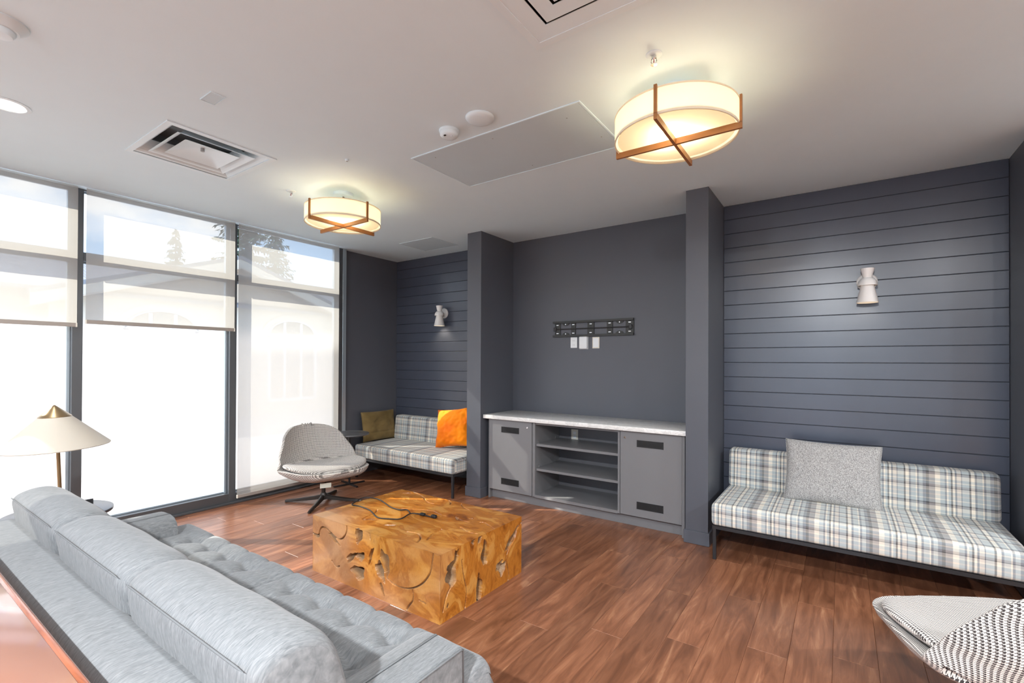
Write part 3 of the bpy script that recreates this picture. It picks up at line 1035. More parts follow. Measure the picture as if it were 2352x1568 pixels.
TOP_G = [[(0.148, 0.810), (0.281, 0.775), (0.431, 0.672), (0.498, 0.671)], [(0.393, 0.454), (0.599, 0.556), (0.694, 0.521), (0.768, 0.517)], [(0.669, 0.793), (0.729, 0.74), (0.815, 0.71)],
         [(1.039, 0.551), (1.068, 0.571), (1.20, 0.504)], [(0.996, 0.408), (1.085, 0.366), (1.162, 0.376)], [(0.778, 0.148), (0.846, 0.173), (0.919, 0.137), (0.96, 0.063)],
         [(0.923, 0.309), (0.933, 0.213), (0.976, 0.125)], [(0.354, 0.141), (0.329, 0.205), (0.318, 0.282), (0.27, 0.335)], [(0.842, 0.543), (0.909, 0.51), (0.982, 0.51)], [(0.539, 0.801), (0.58, 0.779), (0.61, 0.735)]]


def smooth_poly(p, it=2):
    for _ in range(it):
        o = [p[0]]
        for a, b in zip(p, p[1:]):
            o += [(a[0] * .75 + b[0] * .25, a[1] * .75 + b[1] * .25), (a[0] * .25 + b[0] * .75, a[1] * .25 + b[1] * .75)]
        o.append(p[-1])
        p = o
    return p


def seg_d(px, py, a, b):
    ax, ay = a
    bx, by = b
    dx, dy = bx - ax, by - ay
    L = dx * dx + dy * dy
    t = 0 if L == 0 else max(0, min(1, ((px - ax) * dx + (py - ay) * dy) / L))
    return math.hypot(px - ax - t * dx, py - ay - t * dy)


def depth_field(C, G, W, H, seed):
    Gs = [smooth_poly(g) for g in G]
    bb = [(min(p[0] for p in g) - .02, max(p[0] for p in g) + .02, min(p[1] for p in g) - .02, max(p[1] for p in g) + .02) for g in Gs]
    cs = [(c[0], c[1], c[2] * 1.12, c[3] * 1.28, math.cos(math.radians(c[4])), math.sin(math.radians(c[4])), c[5]) for c in C]

    def d(s, t):
        dep, cav = 0.0, 0.0
        edge = min(s, W - s, t, H - t)
        for (cs_, ct_, a, b, co, si, dp) in cs:
            dx, dy = s - cs_, t - ct_
            if abs(dx) > a * 1.7 or abs(dy) > max(a, b) * 1.7: continue
            u, v = (dx * co + dy * si) / a, (-dx * si + dy * co) / b
            ang = math.atan2(v, u)
            r = math.hypot(u, v) * (1 + 0.16 * math.sin(3 * ang + seed + cs_ * 40) + 0.10 * math.sin(5 * ang + ct_ * 60))
            if r < 1.25:
                k = max(0.0, min(1.0, (1.10 - r) / 0.20))
                k = k * k * (3 - 2 * k)
                rough = 1 + 0.3 * mnoise.noise(Vector((s * 60, t * 60, seed)))
                dep = max(dep, 1.9 * dp * k * rough)
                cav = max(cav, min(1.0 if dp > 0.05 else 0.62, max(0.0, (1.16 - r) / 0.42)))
        for g, q in zip(Gs, bb):
            if not (q[0] < s < q[1] and q[2] < t < q[3]): continue
            m_ = min(seg_d(s, t, a, b) for a, b in zip(g, g[1:]))
            if m_ < 0.009:
                k = max(0.0, 1 - m_ / 0.0055)
                dep = max(dep, 0.020 * min(1.0, k * 1.4))
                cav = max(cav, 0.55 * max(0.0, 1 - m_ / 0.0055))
        dep += 0.0012 * (0.5 + 0.5 * mnoise.noise(Vector((s * 8, t * 8, seed * 3))))
        fade = min(1.0, edge / 0.006)
        return dep * fade, cav
    return d


tb = MB()
cavs = []


def tface(W, H, nu, nv, place, field):
    vs, fs = [], []
    for j in range(nv + 1):
        for i in range(nu + 1):
            s, t = W * i / nu, H * j / nv
            dp, cv = field(s, t) if field else (0.0, 0.0)
            vs.append(place(s, t, dp))
            cavs.append(cv)
    w_ = nu + 1
    for j in range(nv):
        for i in range(nu):
            fs.append((j * w_ + i, j * w_ + i + 1, (j + 1) * w_ + i + 1, (j + 1) * w_ + i))
    tb.add(vs, fs)


TW, TD = TX1 - TX0, TY1 - TY0
tface(TW, TZ, 400, 128, lambda s, t, d: (TX0 + s, TY0 + d, t), depth_field(FRONT_C, FRONT_G, TW, TZ, 1.0))
tface(TD, TZ, 270, 128, lambda s, t, d: (TX1 - d, TY0 + s, t), depth_field(RIGHT_C, RIGHT_G, TD, TZ, 2.0))
tface(TW, TD, 320, 216, lambda s, t, d: (TX0 + s, TY0 + t, TZ - d), depth_field(TOP_C, TOP_G, TW, TD, 3.0))
BACK_C = [(0.3, 0.25, 0.05, 0.03, 40, 0.06), (0.8, 0.15, 0.06, 0.025, 110, 0.07), (1.05, 0.28, 0.04, 0.02, 20, 0.05)]
tface(TW, TZ, 120, 40, lambda s, t, d: (TX1 - s, TY1 - d, t), depth_field(BACK_C, [], TW, TZ, 4.0))
tface(TD, TZ, 80, 40, lambda s, t, d: (TX0 + d, TY1 - s, t), depth_field(BACK_C[:1], [], TD, TZ, 5.0))
tface(TW, TD, 2, 2, lambda s, t, d: (TX0 + s, TY1 - t, 0.0), None)
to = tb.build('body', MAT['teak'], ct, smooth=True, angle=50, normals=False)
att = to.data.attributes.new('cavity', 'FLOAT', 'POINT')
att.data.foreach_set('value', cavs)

# ------------------------------------------------------------------ loose cable on the table
def spline(pts, k=6):
    pts = [Vector(p) for p in pts]
    out = []
    n = len(pts)
    for i in range(n - 1):
        p0, p1, p2, p3 = pts[max(i - 1, 0)], pts[i], pts[i + 1], pts[min(i + 2, n - 1)]
        for j in range(k):
            t = j / k
            out.append(0.5 * ((2 * p1) + (p2 - p0) * t + (2 * p0 - 5 * p1 + 4 * p2 - p3) * t * t + (3 * p1 - p0 - 3 * p2 + p3) * t ** 3))
    out.append(pts[-1])
    return out


CABP = plain('black_rubber_cable', (0.010, 0.010, 0.011, 1), 0.5)
cab = thing('cable', 'loose thin black power cable lying on the teak block table', 'cable', (TX0 + 0.4, TY0 + 0.35, TZ))
zc_ = TZ + 0.0050
loop = [(0.532, 0.405, 0), (0.461, 0.442, 0), (0.433, 0.407, 0.004), (0.321, 0.418, 0), (0.127, 0.472, 0.010), (0.04, 0.440, 0.018), (0.012, 0.400, 0.018), (0.025, 0.340, 0.010), (0.048, 0.285, 0.004), (0.113, 0.300, 0), (0.256, 0.281, 0),
        (0.418, 0.213, 0), (0.508, 0.237, 0), (0.571, 0.283, 0), (0.558, 0.381, 0.006), (0.590, 0.415, 0.004), (0.640, 0.428, 0), (0.72, 0.432, 0)]
MB().tube([Vector((TX0 + p.x, TY0 + p.y, zc_ + p.z)) for p in spline(loop)], 0.0042, 8).build('cord', CABP, cab, smooth=True, angle=60)
MB().rbox(TX0 + 0.715, TX0 + 0.755, TY0 + 0.422, TY0 + 0.446, TZ + 0.001, TZ + 0.022, 0.004, 2).build('plug', CABP, cab, smooth=True, angle=50)
MB().rbox(TX0 + 0.612, TX0 + 0.652, TY0 + 0.416, TY0 + 0.440, TZ + 0.001, TZ + 0.017, 0.004, 2).build('connector', CABP, cab, smooth=True, angle=50)

# ================================================================== swivel lounge chairs
def chair_profile(v):
    pts = [(0.395, 0.372), (0.30, 0.352), (0.15, 0.340), (0.0, 0.337), (-0.14, 0.345), (-0.245, 0.378), (-0.315, 0.455), (-0.365, 0.560), (-0.405, 0.670), (-0.432, 0.762)]
    n = len(pts) - 1
    x = v * n
    i = min(int(x), n - 1)
    t = x - i
    P = [Vector((a, b, 0)) for a, b in pts]
    p0, p1, p2, p3 = P[max(i - 1, 0)], P[i], P[i + 1], P[min(i + 2, n)]
    q = 0.5 * ((2 * p1) + (p2 - p0) * t + (2 * p0 - 5 * p1 + 4 * p2 - p3) * t * t + (3 * p1 - p0 - 3 * p2 + p3) * t ** 3)
    return q.x, q.y


def lerp_tab(tab, v):
    for (a, fa), (b, fb) in zip(tab, tab[1:]):
        if v <= b:
            t = (v - a) / (b - a)
            t = t * t * (3 - 2 * t)
            return fa + (fb - fa) * t
    return tab[-1][1]


WID = [(0.0, 0.335), (0.15, 0.372), (0.35, 0.408), (0.52, 0.420), (0.68, 0.385), (0.85, 0.325), (1.0, 0.275)]


def shell_pt(s, v):
    e = abs(2 * v - 1)
    fac = (1 - e ** 6.0) ** (1 / 2.7) if e < 1 else 0.0
    W = lerp_tab(WID, v)
    w = W * fac
    y = s * w
    q = abs(y) / W
    x, z = chair_profile(v)
    sk = min(1.0, max(0.0, (v - 0.27) / 0.42))
    seatness = 1 - sk * sk * (3 - 2 * sk)
    z += 0.045 * seatness * (q ** 3.2)
    x += (1 - seatness) * 0.230 * (q ** 2.2) * min(1.0, 1.35 - 0.62 * v)
    return Vector((x, y, z))


def chair_mesh(pad=False):
    nu, nv = 44, 64
    top, nor = [], []
    v0, v1 = (0.0, 1.0)
    for j in range(nv + 1):
        vv = v0 + (v1 - v0) * (0.5 - 0.5 * math.cos(PI * j / nv)) if True else 0
        row = [shell_pt(-1 + 2 * i / nu, vv) for i in range(nu + 1)]
        top.append((vv, row))
    # arc length
    arc = [0.0]
    for j in range(1, nv + 1):
        a, b = chair_profile(top[j - 1][0]), chair_profile(top[j][0])
        arc.append(arc[-1] + math.hypot(a[0] - b[0], a[1] - b[1]))
    m = MB()
    ins, outs, uvs = [], [], []
    for j in range(nv + 1):
        for i in range(nu + 1):
            p = top[j][1][i]
            ju, jd = min(j + 1, nv), max(j - 1, 0)
            iu, id_ = min(i + 1, nu), max(i - 1, 0)
            dv = top[ju][1][nu // 2 if j in (0, nv) else i] - top[jd][1][nu // 2 if j in (0, nv) else i]
            du = top[min(max(j, 3), nv - 3)][1][iu] - top[min(max(j, 3), nv - 3)][1][id_]
            n = dv.cross(du) if True else None
            if n.length < 1e-9: n = Vector((0, 0, -1))
            n.normalize()
            if n.z < 0 and top[j][0] < 0.5: n = -n
            if top[j][0] >= 0.5 and n.x < 0 and abs(n.x) > abs(n.z): n = -n
            s = -1 + 2 * i / nu
            vv = top[j][0]
            ed = 1 - max(abs(s) ** 5, abs(2 * vv - 1) ** 9)
            th = 0.016 + 0.040 * max(0, ed) ** 0.7
            if vv < 0.55: th += 0.030 * max(0, ed) * math.sin(PI * min(1, vv / 0.55))
            ins.append(p)
            outs.append(p - n * th)
            uvs.append((p.y, arc[j]))
    W = nu + 1
    f = []
    N = (nu + 1) * (nv + 1)
    for j in range(nv):
        for i in range(nu):
            a = (j * W + i, j * W + i + 1, (j + 1) * W + i + 1, (j + 1) * W + i)
            f.append(a)
            f.append(tuple(reversed([k + N for k in a])))
    rim = [i for i in range(W)] + [j * W + nu for j in range(1, nv + 1)] + [nv * W + i for i in range(nu - 1, -1, -1)] + [j * W for j in range(nv - 1, 0, -1)]
    # rounded rim: extra mid ring
    mids = []
    base = 2 * N
    ctr = Vector((0, 0, 0.5))
    extra, exuv = [], []
    for k in rim:
        mid = (ins[k] + outs[k]) / 2
        d = mid - Vector((mid.x * 0.7, mid.y * 0.7, mid.z - 0.0))
        d = d.normalized() * 0.007 if d.length > 1e-6 else Vector((0, 0, 0))
        extra.append(mid + d)
        exuv.append((uvs[k][0] + 0.01, uvs[k][1]))
    L = len(rim)
    for q in range(L):
        a, b = rim[q], rim[(q + 1) % L]
        c, d = base + q, base + (q + 1) % L
        f.append((a, b, d, c))
        f.append((c, d, b + N, a + N))
    m.add(ins + outs + extra, f, uvs + uvs + exuv)
    return m


def pad_mesh():
    m = MB()
    nu, nv = 40, 40

    def outline(a):
        # rounded D: wide to the back, bowed front edge
        c, s = math.cos(a), math.sin(a)
        n_ = 2.7
        r = (abs(c) ** n_ + abs(s) ** n_) ** (-1 / n_)
        return 0.045 + 0.318 * r * c, 0.392 * r * s

    rings = 16
    K = 72
    vs, uvs, fs = [], [], []
    prof = [(0.0, 1.0), (0.25, 1.0), (0.5, 0.99), (0.7, 0.97), (0.82, 0.93), (0.90, 0.84), (0.955, 0.68), (0.985, 0.48), (1.0, 0.25), (0.995, 0.05), (0.97, -0.15), (0.90, -0.3)]
    for (r, h) in prof:
        for k in range(K):
            x, y = outline(2 * PI * k / K)
            x, y = 0.045 + (x - 0.045) * r, y * r
            zb = 0.336 + 0.05 * max(0, (x + 0.02)) ** 1.3 + 0.055 * (abs(y) / 0.40) ** 3 + (0.10 * max(0, -x - 0.12))
            vs.append((x, y, zb + 0.016 + 0.046 * h))
            uvs.append((y, 0.4 - x))
    for j in range(len(prof) - 1):
        for k in range(K):
            k2 = (k + 1) % K
            fs.append((j * K + k, j * K + k2, (j + 1) * K + k2, (j + 1) * K + k))
    return m.add(vs, fs, uvs)


def make_chair(label, loc, face_ang, base_ang, tagged):
    ch = thing('swivel_chair', label, 'chair', loc, face_ang, 'houndstooth swivel chairs')
    chair_mesh().build('shell', MAT['hound'], ch, smooth=True, angle=70)
    pad_mesh().build('seat_pad', MAT['hound'], ch, smooth=True, angle=70)
    MB().lathe([(0.020, 0.045), (0.020, 0.14), (0.027, 0.16), (0.027, 0.255), (0.075, 0.268), (0.085, 0.285)], (0, 0, 0), 28).build('column', MAT['legb'], ch, smooth=True, angle=40)
    hub = MB().lathe([(0.030, 0.030), (0.036, 0.045), (0.034, 0.075), (0.024, 0.098)], (0, 0, 0), 28)
    hub.build('hub', MAT['legb'], ch, smooth=True, angle=50)
    for k in range(4):
        a = base_ang - face_ang + k * PI / 2
        d = Vector((math.cos(a), math.sin(a), 0))
        s = Vector((-math.sin(a), math.cos(a), 0))
        vs, fs = [], []
        st = [(0.02, 0.019, 0.036, 0.080), (0.10, 0.017, 0.026, 0.062), (0.25, 0.0145, 0.012, 0.040), (0.375, 0.012, 0.003, 0.026), (0.388, 0.009, 0.003, 0.022)]
        for (r, hw, z0, z1) in st:
            for (q, z) in ((-1, z0), (1, z0), (1, z1 - 0.006), (0.55, z1), (-0.55, z1), (-1, z1 - 0.006)):
                p = d * r + s * (hw * q)
                vs.append((p.x, p.y, z))
        for j in range(len(st) - 1):
            for i in range(6):
                i2 = (i + 1) % 6
                fs.append((j * 6 + i, j * 6 + i2, (j + 1) * 6 + i2, (j + 1) * 6 + i))
        fs += [tuple(range(6)), tuple(range(24, 30))]
        lg = MB().add(vs, fs).build('leg', MAT['legb'], ch, smooth=True, angle=40)
        MB().cyl((d.x * 0.374, d.y * 0.374, 0), (d.x * 0.374, d.y * 0.374, 0.004), 0.008, n=10).build('glide', MAT['black'], lg)
    if tagged:
        a = math.radians(-18)
        M = Matrix.Rotation(a, 4, 'Z')
        MB().rbox(0.255, 0.2565, -0.058, 0.045, 0.205, 0.252, 0.0005, 1).xf(M).build('hang_tag', MAT['tagm'], ch)
    return ch


make_chair('houndstooth swivel chair in front of the lowered blind by the round side table', (-4.39, 2.93, 0), math.radians(-10), math.radians(36.6), True)
make_chair('houndstooth swivel chair with its back turned, near the grey pillow bench', (0.565, 2.60, 0), math.radians(123), math.radians(160), False)


# ================================================================== plaid benches
def rounded_loop(y0, y1, z0, z1, r, n=6):
    out = []
    for cy, cz, a0 in ((y1 - r, z0 + r, -90), (y1 - r, z1 - r, 0), (y0 + r, z1 - r, 90), (y0 + r, z0 + r, 180)):
        for k in range(n + 1):
            a = math.radians(a0 + 90 * k / n)
            out.append((cy + r * math.cos(a), cz + r * math.sin(a)))
    return out


def sweep_x(loop, x0, x1, r, uoff=0.0, crown=0.0, lean=None):
    n = len(loop)
    # densify long edges
    L2 = []
    for i in range(n):
        a, b = Vector(loop[i]), Vector(loop[(i + 1) % n])
        k = max(1, int((b - a).length / 0.05))
        for j in range(k):
            L2.append(tuple(a + (b - a) * j / k))
    loop = L2
    n = len(loop)
    cy = sum(p[0] for p in loop) / n
    cz = (min(p[1] for p in loop) + max(p[1] for p in loop)) / 2
    hy = (max(p[0] for p in loop) - min(p[0] for p in loop)) / 2
    hz = (max(p[1] for p in loop) - min(p[1] for p in loop)) / 2
    arc = [0.0]
    for i in range(1, n + 1):
        a, b = loop[i - 1], loop[i % n]
        arc.append(arc[-1] + math.hypot(a[0] - b[0], a[1] - b[1]))
    st = [(x0 + r * (1 - math.cos(PI / 2 * k / 5)), r * (1 - math.sin(PI / 2 * k / 5))) for k in range(6)]
    st += [(x0 + r + (x1 - x0 - 2 * r) * k / 24, 0.0) for k in range(1, 24)]
    st += [(x1 - r * (1 - math.cos(PI / 2 * k / 5)), r * (1 - math.sin(PI / 2 * k / 5))) for k in range(5, -1, -1)]
    vs, uv, fs = [], [], []
    for (x, ins) in st:
        for i in range(n + 1):
            y, z = loop[i % n]
            yy = cy + (y - cy) * (1 - ins / hy)
            zz = cz + (z - cz) * (1 - ins / hz)
            if crown and z > cz: zz += crown * math.sin(PI * (x - x0) / (x1 - x0)) ** 0.5 * max(0, 1 - ((y - cy) / hy) ** 2)
            vs.append((x, yy + (lean(zz) if lean else 0), zz))
            uv.append((x + uoff, arc[i]))
    W = n + 1
    for j in range(len(st) - 1):
        for i in range(n):
            fs.append((j * W + i, j * W + i + 1, (j + 1) * W + i + 1, (j + 1) * W + i))
    m = MB().add(vs, fs, uv)
    for j, xo in ((0, x0), (len(st) - 1, x1)):
        ring = [vs[j * W + i] for i in range(n)]
        m.add(ring, [tuple(range(n))], [(p[1] + uoff, p[2] * 1.0 + 0.1) for p in ring])
    return m


def bench(x0, x1, yf, label, uoff):
    yb = yf + 0.775
    t = thing('bench', label, 'bench', ((x0 + x1) / 2, yf + 0.39, 0), group='plaid armless benches')
    sweep_x(rounded_loop(yf, yb, 0.250, 0.412, 0.028), x0, x1, 0.026, uoff, 0.012).build('seat', MAT['plaid'], t, smooth=True, angle=70)
    sweep_x(rounded_loop(yb - 0.155, yb - 0.01, 0.405, 0.722, 0.030), x0 + 0.005, x1 - 0.005, 0.028, uoff, 0.0, lambda z: (z - 0.4) * 0.10).build('backrest', MAT['plaid'], t, smooth=True, angle=70)
    f = MB()
    for (a, b, c, d) in ((x0 + 0.008, x1 - 0.008, yf + 0.006, yf + 0.034), (x0 + 0.008, x1 - 0.008, yb - 0.034, yb - 0.006), (x0 + 0.008, x0 + 0.036, yf + 0.034, yb - 0.034), (x1 - 0.036, x1 - 0.008, yf + 0.034, yb - 0.034)):
        f.box(a, b, c, d, 0.226, 0.250)
    f.build('frame', MAT['black'], t)
    for x in (x0 + 0.010, x1 - 0.034):
        for y in (yf + 0.008, yb - 0.032):
            MB().rbox(x, x + 0.024, y, y + 0.024, 0, 0.228, 0.002, 1).build('leg', MAT['black'], t)
    return t


bench(-0.795, 0.865, 3.735, 'long plaid armless bench with the grey boucle pillow', 0.0)
bench(-5.015, -3.368, 3.775, 'plaid armless bench in the window alcove with the orange pillow', 0.13)


# ================================================================== pillows
def pillow(name, label, w, h, thick, mat, M, seed, pinch=0.05, wr=0.006, crease=None):
    nu = 44
    vs, fs = [], []

    def pt(u, v, side):
        eu, ev = 1 - abs(u) ** 2.4, 1 - abs(v) ** 2.4
        t = thick * (max(0, eu) * max(0, ev)) ** 0.42
        x = w / 2 * u * (1 - pinch * (1 - v * v) * abs(u) ** 3)
        y = h / 2 * v * (1 - pinch * (1 - u * u) * abs(v) ** 3)
        q = mnoise.noise(Vector((u * 2.2 + seed, v * 2.2, side * 3.0))) * wr * 2 + mnoise.noise(Vector((u * 6 + seed, v * 6, side * 3.0))) * wr
        if crease: q += crease(u, v)
        return Vector((x, y, side * (t / 2 + q * min(1, t / thick * 1.5))))

    m = MB()
    for side in (1, -1):
        m.grid(lambda a, b: pt(-1 + 2 * a, -1 + 2 * b, side), nu, nu)
    m.xf(M)
    loc = M.translation
    zmin = min(p.z for p in m.v)
    t = thing(name, label, 'pillow', (loc.x, loc.y, zmin))
    o = m.build('cover', mat, t, smooth=True, weld=True)
    edge = []
    for k in range(4):
        for i in range(12):
            a = -1 + 2 * i / 12
            u, v = ((a, -1), (1, a), (-a, 1), (-1, -a))[k]
            edge.append(M @ pt(u, v, 1))
    edge.append(edge[0].copy())
    MB().tube(edge, 0.0028, 6).build('seam', mat, t, smooth=True)
    return t


def lean_matrix(loc, yaw, tilt, spin=0.0):
    # local x -> right, y -> up, z -> towards the room (-Y)
    B = Matrix(((1, 0, 0, 0), (0, 0, -1, 0), (0, 1, 0, 0), (0, 0, 0, 1)))
    return Matrix.Translation(loc) @ Matrix.Rotation(yaw, 4, 'Z') @ Matrix.Rotation(-tilt, 4, 'X') @ B @ Matrix.Rotation(spin, 4, 'Z')


pillow('pillow', 'speckled grey boucle pillow leaning on the long plaid bench', 0.60, 0.46, 0.15, MAT['boucle'], lean_matrix((-0.062, 4.240, 0.632), math.radians(2), math.radians(15), math.radians(-1.0)), 1.0, 0.05, 0.004)
pillow('pillow', 'bright orange velvet pillow leaning on the alcove bench', 0.50, 0.47, 0.16, MAT['orange'], lean_matrix((-3.80, 4.270, 0.665), math.radians(6), math.radians(17), math.radians(8)), 2.0, 0.09, 0.010)
pillow('pillow', 'flat olive green pillow leaning on the alcove end wall', 0.54, 0.38, 0.09, MAT['olive'], lean_matrix((-5.035, 4.175, 0.606), math.radians(90), math.radians(8), math.radians(0)), 3.0, 0.04, 0.006,
       lambda u, v: -0.012 * math.exp(-((v + 0.45) / 0.05) ** 2))


# ================================================================== side tables and lamp
def cross_base(m, cx, cy, z0, L, ang, w=0.012, h=0.014):
    for k in range(2):
        a = ang + k * PI / 2
        d = Vector((math.cos(a), math.sin(a), 0)) * L
        s = Vector((-math.sin(a), math.cos(a), 0)) * w
        c = Vector((cx, cy, 0))
        p = [c - d - s, c + d - s, c + d + s, c - d + s]
        m.prism([(q.x, q.y) for q in p], lambda x, y: (x, y, z0), lambda x, y: (x, y, z0 + h))


stx, sty = -4.765, 3.52
st = thing('side_table', 'round dark grey side table between the swivel chair and alcove bench', 'table', (stx, sty, 0))
MB().lathe([(0.205, 0.582), (0.218, 0.586), (0.222, 0.594), (0.220, 0.602), (0.214, 0.605)], (stx, sty, 0), 64).build('top', MAT['graytop'], st, smooth=True, angle=40)
MB().cyl((stx, sty, 0.014), (stx, sty, 0.583), 0.0125, n=20).build('column', MAT['black'], st, smooth=True, angle=40)
mcb = MB()
cross_base(mcb, stx, sty, 0.0, 0.19, math.radians(80))
mcb.build('base', MAT['black'], st)

ltx, lty = -3.93, 0.815
lt = thing('lamp_table', 'round slate blue table under the cone lamp beside the sofa', 'table', (ltx, lty, 0))
MB().lathe([(0.245, 0.500), (0.257, 0.503), (0.260, 0.512), (0.258, 0.521), (0.250, 0.524)], (ltx, lty, 0), 72).build('top', MAT['slatetop'], lt, smooth=True, angle=40)
MB().cyl((ltx, lty, 0.012), (ltx, lty, 0.502), 0.016, n=20).build('column', MAT['black'], lt, smooth=True, angle=40)
MB().lathe([(0.17, 0.0), (0.17, 0.008), (0.16, 0.012)], (ltx, lty, 0), 56).build('base', MAT['black'], lt, smooth=True, angle=40)

lx, ly = -3.985, 0.835
lz = 0.5245
lamp = thing('table_lamp', 'table lamp with a wide cream cone shade and brass tip', 'lamp', (lx, ly, lz))
mcb = MB()
for ang in (math.radians(30), math.radians(88), math.radians(-120)):
    d = Vector((math.cos(ang), math.sin(ang), 0))
    s = Vector((-d.y, d.x, 0)) * 0.006
    c = Vector((lx, ly, 0))
    p = [c - s, c + d * 0.155 - s, c + d * 0.155 + s, c + s]
    mcb.prism([(q.x, q.y) for q in p], lambda x, y: (x, y, lz), lambda x, y: (x, y, lz + 0.032))
mcb.build('base', MAT['black'], lamp)
MB().cyl((lx, ly, lz + 0.02), (lx + 0.003, ly - 0.022, 1.06), 0.010, n=16).build('stem', MAT['brass'], lamp, smooth=True, angle=40)
tiltM = Matrix.Rotation(math.radians(2.0), 3, 'X')
sc0 = Vector((lx + 0.004, ly - 0.025, 0.915))
MB().lathe([(0.259, 0.0), (0.261, 0.004), (0.078, 0.186), (0.075, 0.183)], sc0, 72, cap=False, M=tiltM).build('shade', MAT['shade_cream'], lamp, smooth=True, angle=40)
MB().lathe([(0.079, 0.186), (0.079, 0.189), (0.060, 0.2065), (0.040, 0.225), (0.020, 0.2435), (0.004, 0.258), (0.001, 0.259)], sc0, 56, M=tiltM).build('cap', MAT['brass'], lamp, smooth=True, angle=40)

# ================================================================== built-in media cabinets
YF = 4.045            # door faces
YC = 4.063            # carcass front
YK = 4.555            # carcass back


def vent_grille(x0, x1, z0, z1, parent):
    g = MB()
    g.box(x0, x1, YF - 0.0015, YF + 0.006, z0, z1)
    t = 0.006
    for (a, b, c, d) in ((x0, x1, z0, z0 + t), (x0, x1, z1 - t, z1), (x0, x0 + t, z0, z1), (x1 - t, x1, z0, z1)):
        g.box(a, b, YF - 0.004, YF, c, d)
    k = x0 + 0.012
    while k < x1 - 0.01:
        g.box(k, k + 0.004, YF - 0.003, YF, z0 + t, z1 - t)
        k += 0.010
    k = z0 + 0.014
    while k < z1 - 0.01:
        g.box(x0 + t, x1 - t, YF - 0.003, YF, k, k + 0.003)
        k += 0.012
    o = g.build('vent_grille', MAT['grille'], parent)
    o['label'] = 'black vent grille'
    return o


def door_cabinet(x0, x1, dx0, dx1, vx, lockx, label, left_end):
    t = thing('base_cabinet', label, 'cabinet', ((x0 + x1) / 2, 4.3, 0))
    b = MB()
    b.box(x0, x0 + 0.019, YC, YK, 0.0 if left_end else 0.10, 0.848)
    b.box(x1 - 0.019, x1, YC, YK, 0.10 if left_end else 0.0, 0.848)
    b.box(x0 + 0.019, x1 - 0.019, YC, YK, 0.10, 0.119)
    b.box(x0 + 0.019, x1 - 0.019, YC, YK, 0.829, 0.848)
    b.box(x0 + 0.019, x1 - 0.019, YK - 0.008, YK, 0.119, 0.829)
    b.build('body', MAT['cab'], t)
    d = MB().rbox(dx0, dx1, YF, YF + 0.017, 0.103, 0.842, 0.0015, 1).build('door', MAT['cab'], t)
    vent_grille(vx[0], vx[1], 0.712, 0.772, d)
    vent_grille(vx[0], vx[1], 0.172, 0.235, d)
    lk = MB().lathe([(0.0105, 0), (0.0105, 0.003), (0.0085, 0.005), (0.001, 0.005)], (lockx, YF, 0.785), 20, M=Matrix.Rotation(PI / 2, 3, 'X')).build('lock', MAT['chrome'], d, smooth=True, angle=40)
    MB().box(lockx - 0.001, lockx + 0.001, YF - 0.0058, YF - 0.0046, 0.780, 0.790).build('keyhole', MAT['grille'], d)
    return t


door_cabinet(-3.118, -2.556, -3.098, -2.560, (-2.935, -2.715), -2.613, 'grey base cabinet with two vent grilles, next to the window alcove fin', True)
door_cabinet(-1.628, -1.064, -1.624, -1.088, (-1.471, -1.240), -1.583, 'grey base cabinet with two vent grilles, next to the bench alcove fin', False)
MBr = MB().rbox(-1.087, -1.064, YF, YC + 0.002, 0.0, 0.848, 0.001, 1)
sh = thing('shelf_unit', 'open grey shelf unit with two shelves between the vented cabinets', 'shelf', (-2.09, 4.3, 0))
MB().box(-2.554, -2.524, YC - 0.012, YK, 0.10, 0.848).build('side_panel', MAT['cab'], sh)
MB().box(-1.650, -1.630, YC - 0.012, YK, 0.10, 0.848).build('side_panel', MAT['cab'], sh)
MB().box(-2.524, -1.650, YC - 0.012, YK, 0.095, 0.122).build('bottom', MAT['cab'], sh)
MB().box(-2.524, -1.650, YC - 0.004, YC + 0.06, 0.824, 0.848).build('top_rail', MAT['cab'], sh)
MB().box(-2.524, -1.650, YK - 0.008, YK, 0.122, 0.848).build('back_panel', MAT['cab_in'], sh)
for z in (0.606, 0.360):
    s_ = MB().rbox(-2.520, -1.654, YC + 0.004, YK - 0.012, z, z + 0.024, 0.001, 1).build('shelf', MAT['cab'], sh)
    for y in (YC + 0.05, YK - 0.10):
        for x in (-2.521, -1.659):
            MB().rbox(x - 0.001, x + 0.006, y - 0.006, y + 0.006, z + 0.0245, z + 0.050, 0.001, 1).build('shelf_clip', MAT['chrome'], s_)
op = thing('outlet_plate', 'small pale outlet plate inside the open shelf unit', 'outlet', (-2.335, YK - 0.008, 0.66))
MB().rbox(-2.375, -2.295, YK - 0.014, YK - 0.0085, 0.620, 0.735, 0.002, 1).build('plate', MAT['ivory'], op)
MB().rbox(-2.352, -2.318, YK - 0.016, YK - 0.0140, 0.640, 0.672, 0.001, 1).build('socket', MAT['white'], op)
MB().rbox(-2.352, -2.318, YK - 0.016, YK - 0.0140, 0.682, 0.714, 0.001, 1).build('socket', MAT['white'], op)
struct('trim_3', MB().rbox(-3.099, -1.083, 4.105, 4.120, 0, 0.098, 0.001, 1), MAT['cab'], label='grey toe kick under the media cabinets')
struct('trim_4', MBr, MAT['cab'], label='narrow grey filler strip at the end of the media cabinets')
top_ = thing('countertop', 'pale veined stone countertop over the media cabinets', 'countertop', (-2.1, 4.29, 0.85))
MB().rbox(-3.150, -1.041, 4.003, YB - 0.001, 0.8485, 0.888, 0.003, 2).build('slab', MAT['quartz'], top_, smooth=True, angle=40)

